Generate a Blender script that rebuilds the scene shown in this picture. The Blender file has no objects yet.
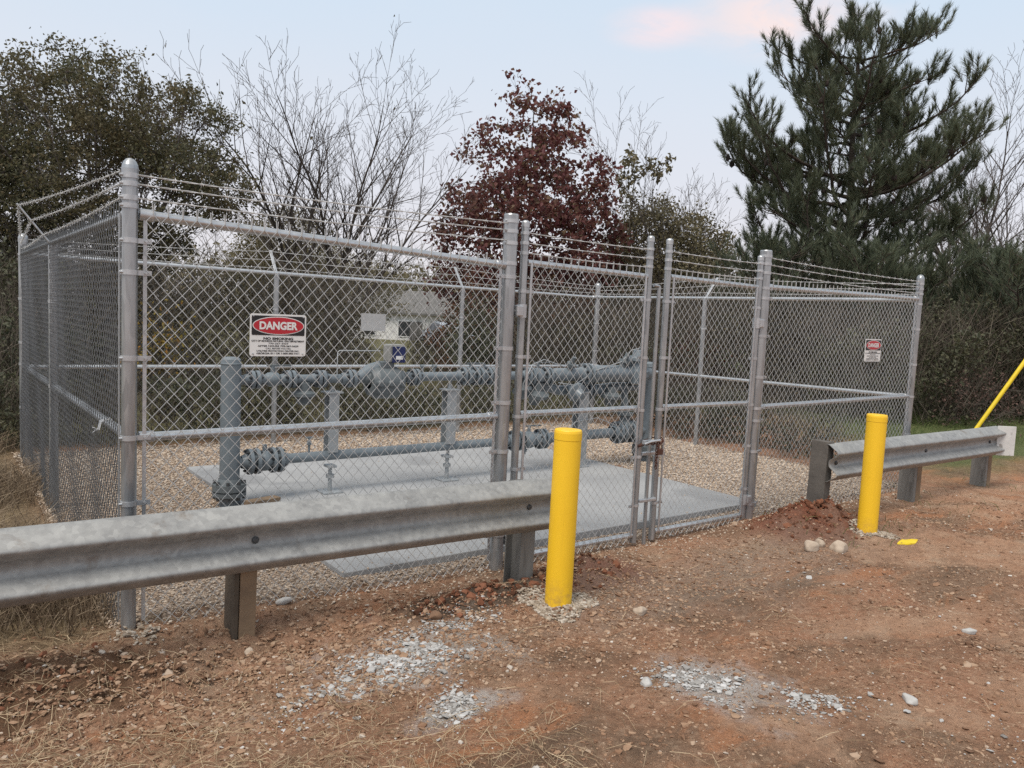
import bpy, bmesh, math, random
import numpy as np
from mathutils import Vector, Matrix, Euler

R = random.Random(7)
rng = np.random.default_rng(11)
scene = bpy.context.scene
COL = scene.collection
PI = math.pi

# ------------------------------------------------------------------ frame
# World axes follow the fence: +X along the front of the compound, +Y into it.
AZ = 0.6472
CAM = Vector((-0.7303, -3.8099, 1.543))
_a = (math.cos(AZ), math.sin(AZ))


def V(x, y, z=0.0):
    """metres to the right of / ahead of the viewpoint -> world"""
    return Vector((CAM.x + x * _a[0] + y * _a[1], CAM.y - x * _a[1] + y * _a[0], z))


# ------------------------------------------------------------------ objects
def link(o, parent=None):
    COL.objects.link(o)
    if parent is not None:
        o.parent = parent
    return o


def tag(o, label=None, cat=None, group=None, kind=None):
    if label: o['label'] = label
    if cat: o['category'] = cat
    if group: o['group'] = group
    if kind: o['kind'] = kind
    return o


def thing(name, loc, label, cat, group=None, rz=0.0):
    o = bpy.data.objects.new(name, None)
    o.empty_display_size = 0.1
    o.location = loc
    o.rotation_euler = (0, 0, rz)
    link(o)
    return tag(o, label, cat, group)


def copy_tree(o, parent=None):
    c = o.copy()
    COL.objects.link(c)
    if parent is not None:
        c.parent = parent
    for ch in [x for x in bpy.data.objects if x.parent == o]:
        copy_tree(ch, c)
    return c


# ------------------------------------------------------------------ meshes
def frame_of(d):
    d = d.normalized()
    up = Vector((0, 0, 1)) if abs(d.z) < 0.95 else Vector((1, 0, 0))
    s = d.cross(up).normalized()
    return s, s.cross(d).normalized()


class MB:
    def __init__(s):
        s.v, s.f, s.sm, s.n = [], [], [], 0
        s.arr = []

    def add(s, verts, faces, smooth=False):
        b = s.n
        s.v.extend([tuple(p) for p in verts])
        s.n += len(verts)
        for f in faces:
            s.f.append(tuple(i + b for i in f))
            s.sm.append(smooth)

    def box(s, c, d, rz=0.0, ch=0.0):
        bm = bmesh.new()
        bmesh.ops.create_cube(bm, size=1.0)
        bmesh.ops.scale(bm, vec=d, verts=bm.verts)
        if ch > 0:
            bmesh.ops.bevel(bm, geom=bm.edges[:], offset=ch, segments=2, profile=0.6, affect='EDGES')
        m = Matrix.Translation(c) @ Matrix.Rotation(rz, 4, 'Z')
        bmesh.ops.transform(bm, matrix=m, verts=bm.verts)
        bm.verts.index_update()
        s.add([v.co[:] for v in bm.verts], [[v.index for v in f.verts] for f in bm.faces])
        bm.free()

    def tube(s, pts, r, n=8, caps=True):
        pts = [Vector(p) for p in pts]
        k = len(pts)
        rs = list(r) if hasattr(r, '__len__') else [r] * k
        verts = []
        sv = None
        for i, p in enumerate(pts):
            d = (pts[min(i + 1, k - 1)] - pts[max(i - 1, 0)])
            if d.length < 1e-9: d = Vector((0, 0, 1))
            d.normalize()
            if sv is None:
                sv, uv = frame_of(d)
            else:
                sv = (sv - d * sv.dot(d))
                if sv.length < 1e-6: sv, uv = frame_of(d)
                sv.normalize()
            uv = d.cross(sv)
            for j in range(n):
                a = 2 * PI * j / n
                verts.append(p + (sv * math.cos(a) + uv * math.sin(a)) * rs[i])
        faces = [(i * n + j, i * n + (j + 1) % n, (i + 1) * n + (j + 1) % n, (i + 1) * n + j)
                 for i in range(k - 1) for j in range(n)]
        s.add(verts, faces, True)
        if caps:
            s.add(verts[:n], [tuple(range(n - 1, -1, -1))])
            s.add(verts[-n:], [tuple(range(n))])

    def lathe(s, o, axis, prof, n=20):
        """prof: list of (distance along axis, radius)"""
        o = Vector(o); ax = Vector(axis).normalized(); sv, uv = frame_of(ax)
        for i in range(len(prof) - 1):
            (h0, r0), (h1, r1) = prof[i], prof[i + 1]
            verts = []
            for h, r in ((h0, r0), (h1, r1)):
                for j in range(n):
                    a = 2 * PI * j / n
                    verts.append(o + ax * h + (sv * math.cos(a) + uv * math.sin(a)) * max(r, 1e-4))
            s.add(verts, [(j, (j + 1) % n, n + (j + 1) % n, n + j) for j in range(n)], abs(h1 - h0) > 1e-6 and abs(r1 - r0) < 0.6 * abs(h1 - h0) + .02)

    def build(s, name, mat, parent=None, loc=None):
        me = bpy.data.meshes.new(name)
        me.from_pydata(s.v, [], s.f)
        me.polygons.foreach_set('use_smooth', s.sm)
        me.materials.append(mat)
        me.update()
        o = bpy.data.objects.new(name, me)
        if loc is not None: o.location = loc
        return link(o, parent)


def soup(name, verts, faces, mat, parent=None, smooth=False):
    """fast mesh from numpy arrays: faces (M,3) or (M,4)"""
    verts = np.asarray(verts, np.float32).reshape(-1, 3)
    faces = np.asarray(faces, np.int32)
    me = bpy.data.meshes.new(name)
    k = faces.shape[1]
    me.vertices.add(len(verts)); me.vertices.foreach_set('co', verts.ravel())
    me.loops.add(faces.size); me.loops.foreach_set('vertex_index', faces.ravel())
    me.polygons.add(len(faces))
    me.polygons.foreach_set('loop_start', np.arange(0, faces.size, k, dtype=np.int32))
    me.polygons.foreach_set('loop_total', np.full(len(faces), k, np.int32))
    me.polygons.foreach_set('use_smooth', np.full(len(faces), smooth, bool))
    me.materials.append(mat)
    me.update(calc_edges=True)
    me.validate()
    return link(bpy.data.objects.new(name, me), parent)


def cat_soup(parts):
    vs, fs, b = [], [], 0
    for v, f in parts:
        vs.append(np.asarray(v).reshape(-1, 3)); fs.append(np.asarray(f) + b); b += len(vs[-1])
    return np.concatenate(vs), np.concatenate(fs)


def unit(n):
    d = rng.normal(size=(n, 3)); return d / np.linalg.norm(d, axis=1, keepdims=True)


def leaf_soup(P, lo, hi, asp=0.55, droop=0.0):
    """one folded diamond per point"""
    n = len(P)
    d = unit(n); d[:, 2] -= droop; d /= np.linalg.norm(d, axis=1, keepdims=True)
    e = np.cross(d, unit(n)); e /= np.linalg.norm(e, axis=1, keepdims=True) + 1e-9
    L = rng.uniform(lo, hi, (n, 1)); w = L * asp * .5
    nn = np.cross(d, e) * L * .12
    v = np.stack([P, P + d * L * .45 + e * w + nn, P + d * L, P + d * L * .45 - e * w + nn], 1)
    i = np.arange(n)[:, None] * 4
    return v.reshape(-1, 3), i + np.array([[0, 1, 2, 3]])


def stick_soup(A, B, r0, r1):
    """three-sided tapering rods A->B"""
    n = len(A)
    d = B - A; d = d / (np.linalg.norm(d, axis=1, keepdims=True) + 1e-9)
    s = np.cross(d, np.where(np.abs(d[:, 2:3]) < .9, [[0, 0, 1.]], [[1., 0, 0]])); s /= np.linalg.norm(s, axis=1, keepdims=True) + 1e-9
    u = np.cross(s, d)
    r0 = np.broadcast_to(np.reshape(r0, (-1, 1)), (n, 1)); r1 = np.broadcast_to(np.reshape(r1, (-1, 1)), (n, 1))
    vs = []
    for base, r in ((A, r0), (B, r1)):
        for k in range(3):
            a = 2 * PI * k / 3
            vs.append(base + (s * math.cos(a) + u * math.sin(a)) * r)
    v = np.stack(vs, 1)
    i = np.arange(n)[:, None, None] * 6
    f = i + np.array([[0, 1, 4, 3], [1, 2, 5, 4], [2, 0, 3, 5]])[None]
    return v.reshape(-1, 3), f.reshape(-1, 4)


_ico = None


def stone_soup(P, size, flat=0.6, jit=0.38):
    global _ico
    if _ico is None:
        bm = bmesh.new(); bmesh.ops.create_icosphere(bm, subdivisions=1, radius=1.0)
        bm.verts.index_update()
        _ico = (np.array([v.co[:] for v in bm.verts]), np.array([[v.index for v in f.verts] for f in bm.faces])); bm.free()
    v0, f0 = _ico
    n = len(P)
    protos = []
    for k in range(12):
        q = v0 * rng.uniform(1 - jit, 1 + jit, (len(v0), 1)) * rng.uniform(.55, 1.3, (1, 3))
        protos.append(q)
    protos = np.array(protos)[rng.integers(0, 12, n)]
    ang = rng.uniform(0, 2 * PI, n); c, s = np.cos(ang), np.sin(ang)
    x = protos[:, :, 0] * c[:, None] - protos[:, :, 1] * s[:, None]
    y = protos[:, :, 0] * s[:, None] + protos[:, :, 1] * c[:, None]
    z = protos[:, :, 2] * flat
    tilt = rng.normal(0, .35, (n, 1))
    z = z + x * tilt * .5
    v = np.stack([x, y, z], 2) * np.reshape(size, (-1, 1, 1)) * .5 + P[:, None, :]
    f = (np.arange(n)[:, None, None] * len(v0) + f0[None]).reshape(-1, 3)
    return v.reshape(-1, 3), f


# ------------------------------------------------------------------ materials
def nodes_of(name):
    m = bpy.data.materials.new(name); m.use_nodes = True
    nt = m.node_tree; b = nt.nodes['Principled BSDF']
    return m, nt, b


def N(nt, typ, **kw):
    n = nt.nodes.new(typ)
    for k, v in kw.items():
        if k in n.inputs: n.inputs[k].default_value = v
        else: setattr(n, k, v)
    return n


def ramp(nt, fac, stops):
    r = nt.nodes.new('ShaderNodeValToRGB')
    el = r.color_ramp.elements
    while len(el) > 1: el.remove(el[-1])
    el[0].position = stops[0][0]; el[0].color = (*stops[0][1], 1)
    for p, c in stops[1:]:
        e = el.new(p); e.color = (*c, 1)
    nt.links.new(fac, r.inputs[0])
    return r.outputs[0]


def mixc(nt, fac, a, b, mode='MIX'):
    m = nt.nodes.new('ShaderNodeMix'); m.data_type = 'RGBA'; m.blend_type = mode
    for sock, v in ((m.inputs[0], fac), (m.inputs[6], a), (m.inputs[7], b)):
        if isinstance(v, (int, float)): sock.default_value = v
        elif isinstance(v, tuple): sock.default_value = (*v, 1)
        else: nt.links.new(v, sock)
    return m.outputs[2]


def math_n(nt, op, a, b=None, clamp=False):
    m = nt.nodes.new('ShaderNodeMath'); m.operation = op; m.use_clamp = clamp
    for s, v in ((m.inputs[0], a), (m.inputs[1], b)):
        if v is None: continue
        if isinstance(v, (int, float)): s.default_value = v
        else: nt.links.new(v, s)
    return m.outputs[0]


def noise(nt, vec, scale, detail=4, rough=.55, dist=0.0):
    n = N(nt, 'ShaderNodeTexNoise', Scale=scale, Detail=detail, Roughness=rough, Distortion=dist)
    nt.links.new(vec, n.inputs['Vector'])
    return n.outputs['Fac']


def bump(nt, b, h, strength, dist):
    n = N(nt, 'ShaderNodeBump', Strength=strength, Distance=dist)
    nt.links.new(h, n.inputs['Height']); nt.links.new(n.outputs[0], b.inputs['Normal'])


def mat_plain(name, c0, c1=None, rough=.6, metal=0.0, scale=8.0, bumpd=0.0, spots=None, spec=.5, rr=.1):
    m, nt, b = nodes_of(name)
    tc = N(nt, 'ShaderNodeTexCoord').outputs['Object']
    c1 = c1 or tuple(x * .8 for x in c0)
    n1 = noise(nt, tc, scale, 6, .6)
    col = ramp(nt, n1, [(.3, c1), (.7, c0)])
    if spots:
        n2 = noise(nt, tc, spots[1], 3, .5)
        k = ramp(nt, n2, [(spots[2], (0, 0, 0)), (spots[2] + .08, (1, 1, 1))])
        col = mixc(nt, k, col, spots[0])
    nt.links.new(col, b.inputs['Base Color'])
    rg = N(nt, 'ShaderNodeMapRange'); nt.links.new(n1, rg.inputs[0])
    rg.inputs[3].default_value = max(.05, rough - rr); rg.inputs[4].default_value = min(1, rough + rr)
    nt.links.new(rg.outputs[0], b.inputs['Roughness'])
    b.inputs['Metallic'].default_value = metal
    b.inputs['Specular IOR Level'].default_value = spec
    if bumpd: bump(nt, b, noise(nt, tc, scale * 6, 4, .6), .6, bumpd)
    return m


def mat_island(name, stops, rough=.8, spec=.25, big=None, trans=0.0, fine=0.0):
    """colour drawn per separate piece (leaf, stone, straw) plus slow drift"""
    m, nt, b = nodes_of(name)
    g = N(nt, 'ShaderNodeNewGeometry')
    col = ramp(nt, g.outputs['Random Per Island'], stops)
    pos = g.outputs['Position']
    if big:
        nz = noise(nt, pos, big[0], 3, .5)
        col = mixc(nt, math_n(nt, 'MULTIPLY', ramp(nt, nz, [(.35, (0, 0, 0)), (.65, (1, 1, 1))]), big[2]), col, big[1])
    if fine:
        nz = noise(nt, pos, 180, 3, .6)
        col = mixc(nt, fine, col, ramp(nt, nz, [(.3, (.05, .045, .04)), (.7, (.9, .88, .85))]), 'OVERLAY')
    nt.links.new(col, b.inputs['Base Color'])
    b.inputs['Roughness'].default_value = rough
    b.inputs['Specular IOR Level'].default_value = spec
    if trans:
        t = N(nt, 'ShaderNodeBsdfTranslucent'); nt.links.new(col, t.inputs[0])
        mx = N(nt, 'ShaderNodeMixShader'); mx.inputs[0].default_value = trans
        out = nt.nodes['Material Output']
        nt.links.new(b.outputs[0], mx.inputs[1]); nt.links.new(t.outputs[0], mx.inputs[2]); nt.links.new(mx.outputs[0], out.inputs[0])
    return m


def mat_galv(name, c0, c1, rough=.42, metal=.75, streak=False, rust=None):
    m, nt, b = nodes_of(name)
    tc = N(nt, 'ShaderNodeTexCoord').outputs['Object']
    mp = N(nt, 'ShaderNodeMapping'); nt.links.new(tc, mp.inputs[0])
    if streak: mp.inputs['Scale'].default_value = (1, 1, .18)
    vo = N(nt, 'ShaderNodeTexVoronoi', Scale=45.0); nt.links.new(mp.outputs[0], vo.inputs['Vector'])
    n1 = noise(nt, mp.outputs[0], 9, 6, .65)
    mixv = math_n(nt, 'ADD', math_n(nt, 'MULTIPLY', n1, .75), math_n(nt, 'MULTIPLY', vo.outputs['Color'], .25))
    col = ramp(nt, mixv, [(.3, c1), (.68, c0)])
    if rust:
        n2 = noise(nt, tc, 5, 8, .7, .4)
        k = ramp(nt, n2, [(.6, (0, 0, 0)), (.72, (1, 1, 1))])
        col = mixc(nt, math_n(nt, 'MULTIPLY', k, .6), col, rust)
    nt.links.new(col, b.inputs['Base Color'])
    b.inputs['Metallic'].default_value = metal
    rg = N(nt, 'ShaderNodeMapRange'); nt.links.new(n1, rg.inputs[0])
    rg.inputs[3].default_value = rough - .08; rg.inputs[4].default_value = rough + .16
    nt.links.new(rg.outputs[0], b.inputs['Roughness'])
    bump(nt, b, n1, .15, .002)
    return m


M_POST = mat_galv('galvanised_post', (.44, .455, .465), (.25, .26, .27), .27, .62, True)
M_PIPEG = mat_galv('galvanised_rail', (.60, .615, .625), (.46, .475, .485), .32, .8)
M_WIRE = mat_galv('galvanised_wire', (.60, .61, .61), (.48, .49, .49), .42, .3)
M_WIREB = mat_galv('dulled_wire', (.22, .225, .22), (.15, .155, .15), .55, .5)  # wire colour darkened so the back and right meshes stand out less
M_WIRES = mat_galv('side_run_wire_darkened', (.22, .225, .23), (.16, .165, .17), .5, .7)  # left run: reflection of dark trees put into the wire colour
M_BARB = mat_galv('barbed_wire_zinc', (.66, .66, .65), (.50, .50, .49), .48, .4)
M_FIT = mat_galv('galvanised_fitting', (.58, .59, .60), (.42, .43, .44), .40, .75)
M_BEAM = mat_galv('weathered_guardrail_zinc', (.40, .40, .385), (.25, .25, .245), .55, .45, False, (.16, .11, .07))
M_GPOST = mat_galv('weathered_guardrail_post_zinc', (.27, .265, .25), (.16, .155, .145), .6, .4, True)
M_RUSTPOST = mat_plain('clay_stained_wood_face', (.30, .205, .125), (.17, .115, .072), .85, 0, 6, .004)
M_DARKT = mat_plain('dark_stained_timber', (.11, .085, .06), (.06, .045, .033), .9, 0, 8, .003)
M_YEL = mat_plain('yellow_plastic_sleeve', (.90, .56, .025), (.87, .53, .025), .42, 0, 3, 0, None, .4)
M_YELGUY = mat_plain('yellow_plastic_guard', (.85, .62, .02), None, .45)
M_GREY = mat_plain('blue_grey_pipe_paint', (.175, .205, .225), (.125, .15, .168), .36, .0, 5, 0.0, None, .5)
M_GREYD = mat_plain('dark_cast_iron_paint', (.13, .15, .158), (.085, .098, .105), .5, .0, 9, 0.001)
M_STEEL = mat_galv('support_steel', (.42, .44, .45), (.30, .32, .33), .5, .55)
M_BOLT = mat_plain('dark_bolt_steel', (.09, .095, .1), None, .5, .5)
M_CONC = mat_plain('pale_slab_concrete', (.37, .375, .375), (.265, .27, .275), .85, 0, .9, .002, ((.245, .25, .255), 1.1, .54))
M_WHITE = mat_plain('white_sign_enamel', (.78, .78, .76), (.72, .72, .70), .4)
M_BLACK = mat_plain('black_sign_ink', (.012, .012, .014), None, .45)
M_RED = mat_plain('red_sign_ink', (.52, .02, .035), None, .45)
M_BLUE = mat_plain('dark_blue_display', (.015, .03, .12), (.01, .02, .08), .25)
M_TANP = mat_plain('grey_beige_meter_case', (.27, .27, .255), None, .5)
M_WOOD = mat_plain('weathered_wood', (.24, .17, .11), (.14, .10, .065), .85, 0, 10, .003)
M_RUST = mat_plain('rusty_chain', (.13, .055, .035), (.07, .03, .02), .7, .3, 20)
M_BARK = mat_plain('grey_brown_bark', (.115, .095, .075), (.06, .05, .04), .9, 0, 6, .01)
M_BARKP = mat_plain('pine_bark', (.075, .055, .042), (.035, .028, .022), .95, 0, 6, .015)
M_BARKG = mat_plain('pale_grey_bark', (.13, .11, .10), (.08, .068, .062), .9, 0, 5, .004)
M_TWIG = mat_island('brush_twigs', [(0, (.04, .032, .025)), (.5, (.09, .073, .056)), (1, (.17, .145, .115))], .9)

# ------------------------------------------------------------------ camera
cd = bpy.data.cameras.new('camera'); cam = bpy.data.objects.new('camera', cd); link(cam)
cd.sensor_width = 36.0; cd.sensor_fit = 'HORIZONTAL'; cd.lens = 36.0 * 780.5 / 1024
cd.clip_start = .05; cd.clip_end = 2000
_p, _r = .0861, .0462
fwc = np.array([0, math.cos(_p), -math.sin(_p)]); r0 = np.array([1., 0, 0]); u0 = np.cross(r0, fwc)
rr_ = math.cos(_r) * r0 + math.sin(_r) * u0; uu_ = -math.sin(_r) * r0 + math.cos(_r) * u0
tow = lambda d: Vector((d[0] * _a[0] + d[1] * _a[1], -d[0] * _a[1] + d[1] * _a[0], d[2]))
rw, uw, bw = tow(rr_), tow(uu_), -tow(fwc)
cam.matrix_world = Matrix(((rw.x, uw.x, bw.x, CAM.x), (rw.y, uw.y, bw.y, CAM.y), (rw.z, uw.z, bw.z, CAM.z), (0, 0, 0, 1)))
scene.camera = cam

# ------------------------------------------------------------------ sky and light
SUN_EL, SUN_AZ = math.radians(60), math.radians(200)      # soft light from behind the viewpoint
w = bpy.data.worlds.new('World'); scene.world = w; w.use_nodes = True
nt = w.node_tree; bg = nt.nodes['Background']
sky = N(nt, 'ShaderNodeTexSky'); sky.sky_type = 'NISHITA'; sky.sun_disc = False
sky.sun_elevation = SUN_EL; sky.sun_rotation = SUN_AZ; sky.air_density = 1.0; sky.dust_density = 2.0
geo = N(nt, 'ShaderNodeTexCoord').outputs['Generated']
sep = N(nt, 'ShaderNodeSeparateXYZ'); nt.links.new(geo, sep.inputs[0])
el = sep.outputs['Z']
grad = ramp(nt, el, [(0.0, (6.7, 6.45, 6.7)), (.10, (6.7, 6.55, 6.95)), (.24, (6.25, 6.7, 7.4)), (.40, (5.35, 6.55, 7.75)), (.55, (5.8, 6.5, 7.3)), (1.0, (6.6, 6.6, 6.5))])
mpc = N(nt, 'ShaderNodeMapping'); mpc.inputs['Scale'].default_value = (1, 1, 2.6); nt.links.new(geo, mpc.inputs[0])
cn = noise(nt, mpc.outputs[0], 7.0, 6, .62, .4)
for cx_, cy_, rad_, col_ in ((.185, .457, .075, (8.4, 6.9, 7.0)), (.36, .475, .15, (8.5, 7.0, 6.7))):
    cd_ = tow(fwc + rr_ * cx_ + uu_ * cy_).normalized()
    dt = N(nt, 'ShaderNodeVectorMath'); dt.operation = 'DISTANCE'; dt.inputs[1].default_value = (cd_.x, cd_.y, cd_.z * 2.6)
    nt.links.new(mpc.outputs[0], dt.inputs[0])
    fall = N(nt, 'ShaderNodeMapRange'); fall.inputs[1].default_value = rad_; fall.inputs[2].default_value = rad_ * .15; fall.interpolation_type = 'SMOOTHSTEP'
    nt.links.new(dt.outputs['Value'], fall.inputs[0])
    cm = math_n(nt, 'MULTIPLY', ramp(nt, cn, [(.34, (0, 0, 0)), (.60, (1, 1, 1))]), fall.outputs[0], True)
    grad = mixc(nt, cm, grad, col_)
cn2 = noise(nt, mpc.outputs[0], 1.7, 5, .6, .2)
grad = mixc(nt, math_n(nt, 'MULTIPLY', ramp(nt, cn2, [(.4, (0, 0, 0)), (.75, (1, 1, 1))]), .22), grad, (6.9, 6.75, 7.05))
skyc = mixc(nt, .9, sky.outputs[0], grad)
nt.links.new(skyc, bg.inputs[0]); bg.inputs[1].default_value = .1
sl = bpy.data.lights.new('sun', 'SUN'); sl.energy = 2.3; sl.angle = math.radians(28); sl.color = (1, .93, .84)
so = bpy.data.objects.new('sun', sl); link(so)
_sd = tow(np.array([-.45, -.75, 0])); _sd = Vector((_sd.x, _sd.y, 0)).normalized() * math.cos(SUN_EL) + Vector((0, 0, math.sin(SUN_EL)))
so.rotation_euler = _sd.to_track_quat('Z', 'Y').to_euler()
sky.sun_rotation = math.atan2(_sd.x, _sd.y)

scene.view_settings.view_transform = 'Standard'; scene.view_settings.look = 'None'
scene.view_settings.exposure = 0.32; scene.view_settings.gamma = 1.0
scene.render.engine = 'CYCLES'
scene.cycles.max_bounces = 6; scene.cycles.diffuse_bounces = 3; scene.cycles.transparent_max_bounces = 8
scene.cycles.use_denoising = False

# ------------------------------------------------------------------ ground
FX, FY = 7.1402, 4.6276


def fbm(x, y, s, seed=0):
    r = np.random.default_rng(seed); out = 0
    for k in range(5):
        a = r.uniform(0, 2 * PI); ph = r.uniform(0, 6.28, 2); f = s * 1.9 ** k
        out = out + np.sin((x * math.cos(a) + y * math.sin(a)) * f + ph[0]) * np.sin((-x * math.sin(a) + y * math.cos(a)) * f * .9 + ph[1]) / 1.7 ** k
    return out


def gauss(x, y, cx, cy, rx, ry, rot=0):
    c, s = math.cos(rot), math.sin(rot)
    u = ((x - cx) * c + (y - cy) * s) / rx; v = (-(x - cx) * s + (y - cy) * c) / ry
    return np.exp(-(u * u + v * v))


MOUNDS = [(4.72, -.38, .38, .24, .17, 0), (5.02, -.50, .22, .17, .11, 0), (.35, -.2, .9, .4, .05, 0), (-1.6, -.6, .8, .4, .05, 0), (2.45, -.38, .38, .18, .11, 0),
          (1.70, -.42, .34, .10, .055, 0), (-.75, -.42, .5, .2, .085, .3), (-.1, -.55, .35, .25, .03, 0)]
CONES = [(2.009, -.692, .21), (5.138, -.757, .19)]


def gz(x, y):
    x = np.asarray(x, float); y = np.asarray(y, float)
    inside = 1 / (1 + np.exp(-np.minimum(np.minimum(x + .15, FX + .25 - x), np.minimum(y + .15, FY + .45 - y)) * 14))
    z = .022 * fbm(x, y, 1.6, 3) + .010 * fbm(x, y, 6, 5) + .0035 * fbm(x, y, 26, 8)
    z = z * (1 - .75 * inside)
    z = z - .045 * gauss(x, y, 3.6, -.35, 2.6, .9)
    for cx, cy, rx, ry, h, ro in MOUNDS:
        g = gauss(x, y, cx, cy, rx, ry, ro)
        z = z + h * g * (1 + .35 * fbm(x, y, 13, 21) * .5) + .02 * g * fbm(x, y, 38, 22)
    for cx, cy, r in CONES:
        z = z + .03 * gauss(x, y, cx, cy, r, r)
    d = np.hypot(x - CAM.x, y - CAM.y)
    z = z - .012 * np.clip(d - 13, 0, 60) * (1 - np.clip((x - y - 4) / 6, 0, 1))
    return z


def clay_mask(x, y):
    # smooth packed clay in streaks running across the lot
    c_, s_ = math.cos(-.62), math.sin(-.62)
    u, v = x * c_ + y * s_, -x * s_ + y * c_
    f = fbm(u * .55, v * 1.5, 1.5, 61) + .35 * fbm(x, y, 7, 62)
    return np.clip((f - .05) / .55, 0, 1) * np.clip((.1 - y) / .4, 0, 1) * (1 - .8 * gauss(x, y, 3.3, -.6, 1.5, .4)) * (1 - gauss(x, y, .2, -.75, 1.2, .5))


def axis(lo, hi, step, far, n):
    k = np.geomspace(.25, far, n)
    return np.concatenate([lo - k[::-1], np.arange(lo, hi + 1e-6, step), hi + k])


gxs = axis(-4.5, 10.5, .05, 420, 34); gys = axis(-3.9, 6.2, .05, 420, 34)
GX, GY = np.meshgrid(gxs, gys)
GZ = gz(GX, GY)
nx, ny = len(gxs), len(gys)
ii = (np.arange(ny - 1)[:, None] * nx + np.arange(nx - 1)[None]).ravel()

m, nt, b = nodes_of('clay_ground')
pos = N(nt, 'ShaderNodeNewGeometry').outputs['Position']
sp = N(nt, 'ShaderNodeSeparateXYZ'); nt.links.new(pos, sp.inputs[0]); X, Y = sp.outputs[0], sp.outputs[1]
nA = noise(nt, pos, .75, 6, .62, .3); nB = noise(nt, pos, 3.2, 6, .65); nC = noise(nt, pos, 28, 6, .7); nD = noise(nt, pos, 120, 4, .7)
clay = ramp(nt, nA, [(.30, (.19, .125, .085)), (.43, (.29, .175, .112)), (.54, (.385, .20, .12)), (.70, (.41, .29, .205))])
clay = mixc(nt, ramp(nt, nB, [(.48, (0, 0, 0)), (.70, (.75, .75, .75))]), clay, (.20, .135, .088))
clay = mixc(nt, ramp(nt, nC, [(.5, (0, 0, 0)), (.74, (.7, .7, .7))]), clay, (.42, .31, .22))
clay = mixc(nt, ramp(nt, nD, [(.52, (0, 0, 0)), (.78, (.6, .6, .6))]), clay, (.10, .062, .04))


mpw = N(nt, 'ShaderNodeMapping'); mpw.inputs['Rotation'].default_value = (0, 0, .62); mpw.inputs['Scale'].default_value = (.45, 1.25, 1); nt.links.new(pos, mpw.inputs[0])
nE = noise(nt, mpw.outputs[0], 1.5, 7, .68, .5); nF = noise(nt, mpw.outputs[0], 2.6, 7, .7, .8)
clay = mixc(nt, ramp(nt, nE, [(.50, (0, 0, 0)), (.64, (.75, .75, .75))]), clay, (.135, .09, .06))
clay = mixc(nt, ramp(nt, nF, [(.54, (0, 0, 0)), (.64, (.8, .8, .8))]), clay, (.42, .195, .10))
pk = N(nt, 'ShaderNodeAttribute', attribute_name='packed').outputs['Fac']
clay = mixc(nt, math_n(nt, 'MULTIPLY', math_n(nt, 'MULTIPLY', pk, .85), ramp(nt, nF, [(.32, (.25, .25, .25)), (.5, (1, 1, 1))])), clay, ramp(nt, nB, [(.3, (.36, .20, .122)), (.5, (.45, .275, .178)), (.7, (.50, .36, .255))]))


def soft(v, lo, hi):
    r = N(nt, 'ShaderNodeMapRange'); nt.links.new(v, r.inputs[0]); r.inputs[1].default_value = lo; r.inputs[2].default_value = hi
    r.interpolation_type = 'SMOOTHSTEP'
    return r.outputs[0]


def blob(cx, cy, rx, ry, wob=.35, hard=.25):
    u = math_n(nt, 'DIVIDE', math_n(nt, 'SUBTRACT', X, cx), rx); v = math_n(nt, 'DIVIDE', math_n(nt, 'SUBTRACT', Y, cy), ry)
    d = math_n(nt, 'SQRT', math_n(nt, 'ADD', math_n(nt, 'MULTIPLY', u, u), math_n(nt, 'MULTIPLY', v, v)))
    d = math_n(nt, 'ADD', d, math_n(nt, 'MULTIPLY', math_n(nt, 'SUBTRACT', nB, .5), wob * 5))
    return soft(d, 1 + hard, 1 - hard)


for cx, cy, rx, ry, c in ((4.85, -.42, .62, .38, (.20, .072, .040)), (2.5, -.38, .55, .26, (.20, .07, .04)), (1.65, -.42, .5, .16, (.07, .045, .03)),
                          (-.7, -.42, .75, .3, (.15, .085, .05))):
    clay = mixc(nt, blob(cx, cy, rx, ry, .25), clay, c)
# stone dust round the spilled crushed rock
for cx, cy, rx, ry in ((1.0, -.85, .50, .26), (.93, -1.35, .18, .09), (1.98, -1.84, .22, .28)):
    clay = mixc(nt, math_n(nt, 'MULTIPLY', blob(cx, cy, rx, ry, .7, .5), .75), clay, (.46, .44, .415))
gravelly = math_n(nt, 'MULTIPLY', blob(3.2, -.75, 1.7, .42, .5, .6), .55)
clay = mixc(nt, gravelly, clay, (.27, .215, .17))
# dead grass left of the fence and beyond it, green turf to the right, olive field behind
dead = math_n(nt, 'MULTIPLY', soft(X, .2, -.25), soft(math_n(nt, 'ADD', Y, math_n(nt, 'MULTIPLY', nB, .5)), -.05, .55))
clay = mixc(nt, dead, clay, ramp(nt, nC, [(.3, (.14, .10, .06)), (.7, (.30, .225, .135))]))
edge = math_n(nt, 'ADD', Y, math_n(nt, 'MULTIPLY', nA, 1.6))
xr = math_n(nt, 'SUBTRACT', math_n(nt, 'MULTIPLY', math_n(nt, 'SUBTRACT', X, CAM.x), _a[0]), math_n(nt, 'MULTIPLY', math_n(nt, 'SUBTRACT', Y, CAM.y), _a[1]))
grass_right = math_n(nt, 'MULTIPLY', soft(math_n(nt, 'ADD', xr, nB), 4.6, 6.2), soft(edge, .35, 1.5))
clay = mixc(nt, grass_right, clay, ramp(nt, nC, [(.3, (.06, .085, .028)), (.7, (.15, .165, .07))]))
back = soft(edge, 5.6, 6.6)
clay = mixc(nt, math_n(nt, 'MULTIPLY', back, soft(xr, 6.2, 4.6)), clay, ramp(nt, nC, [(.3, (.06, .058, .028)), (.7, (.16, .145, .07))]))
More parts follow.
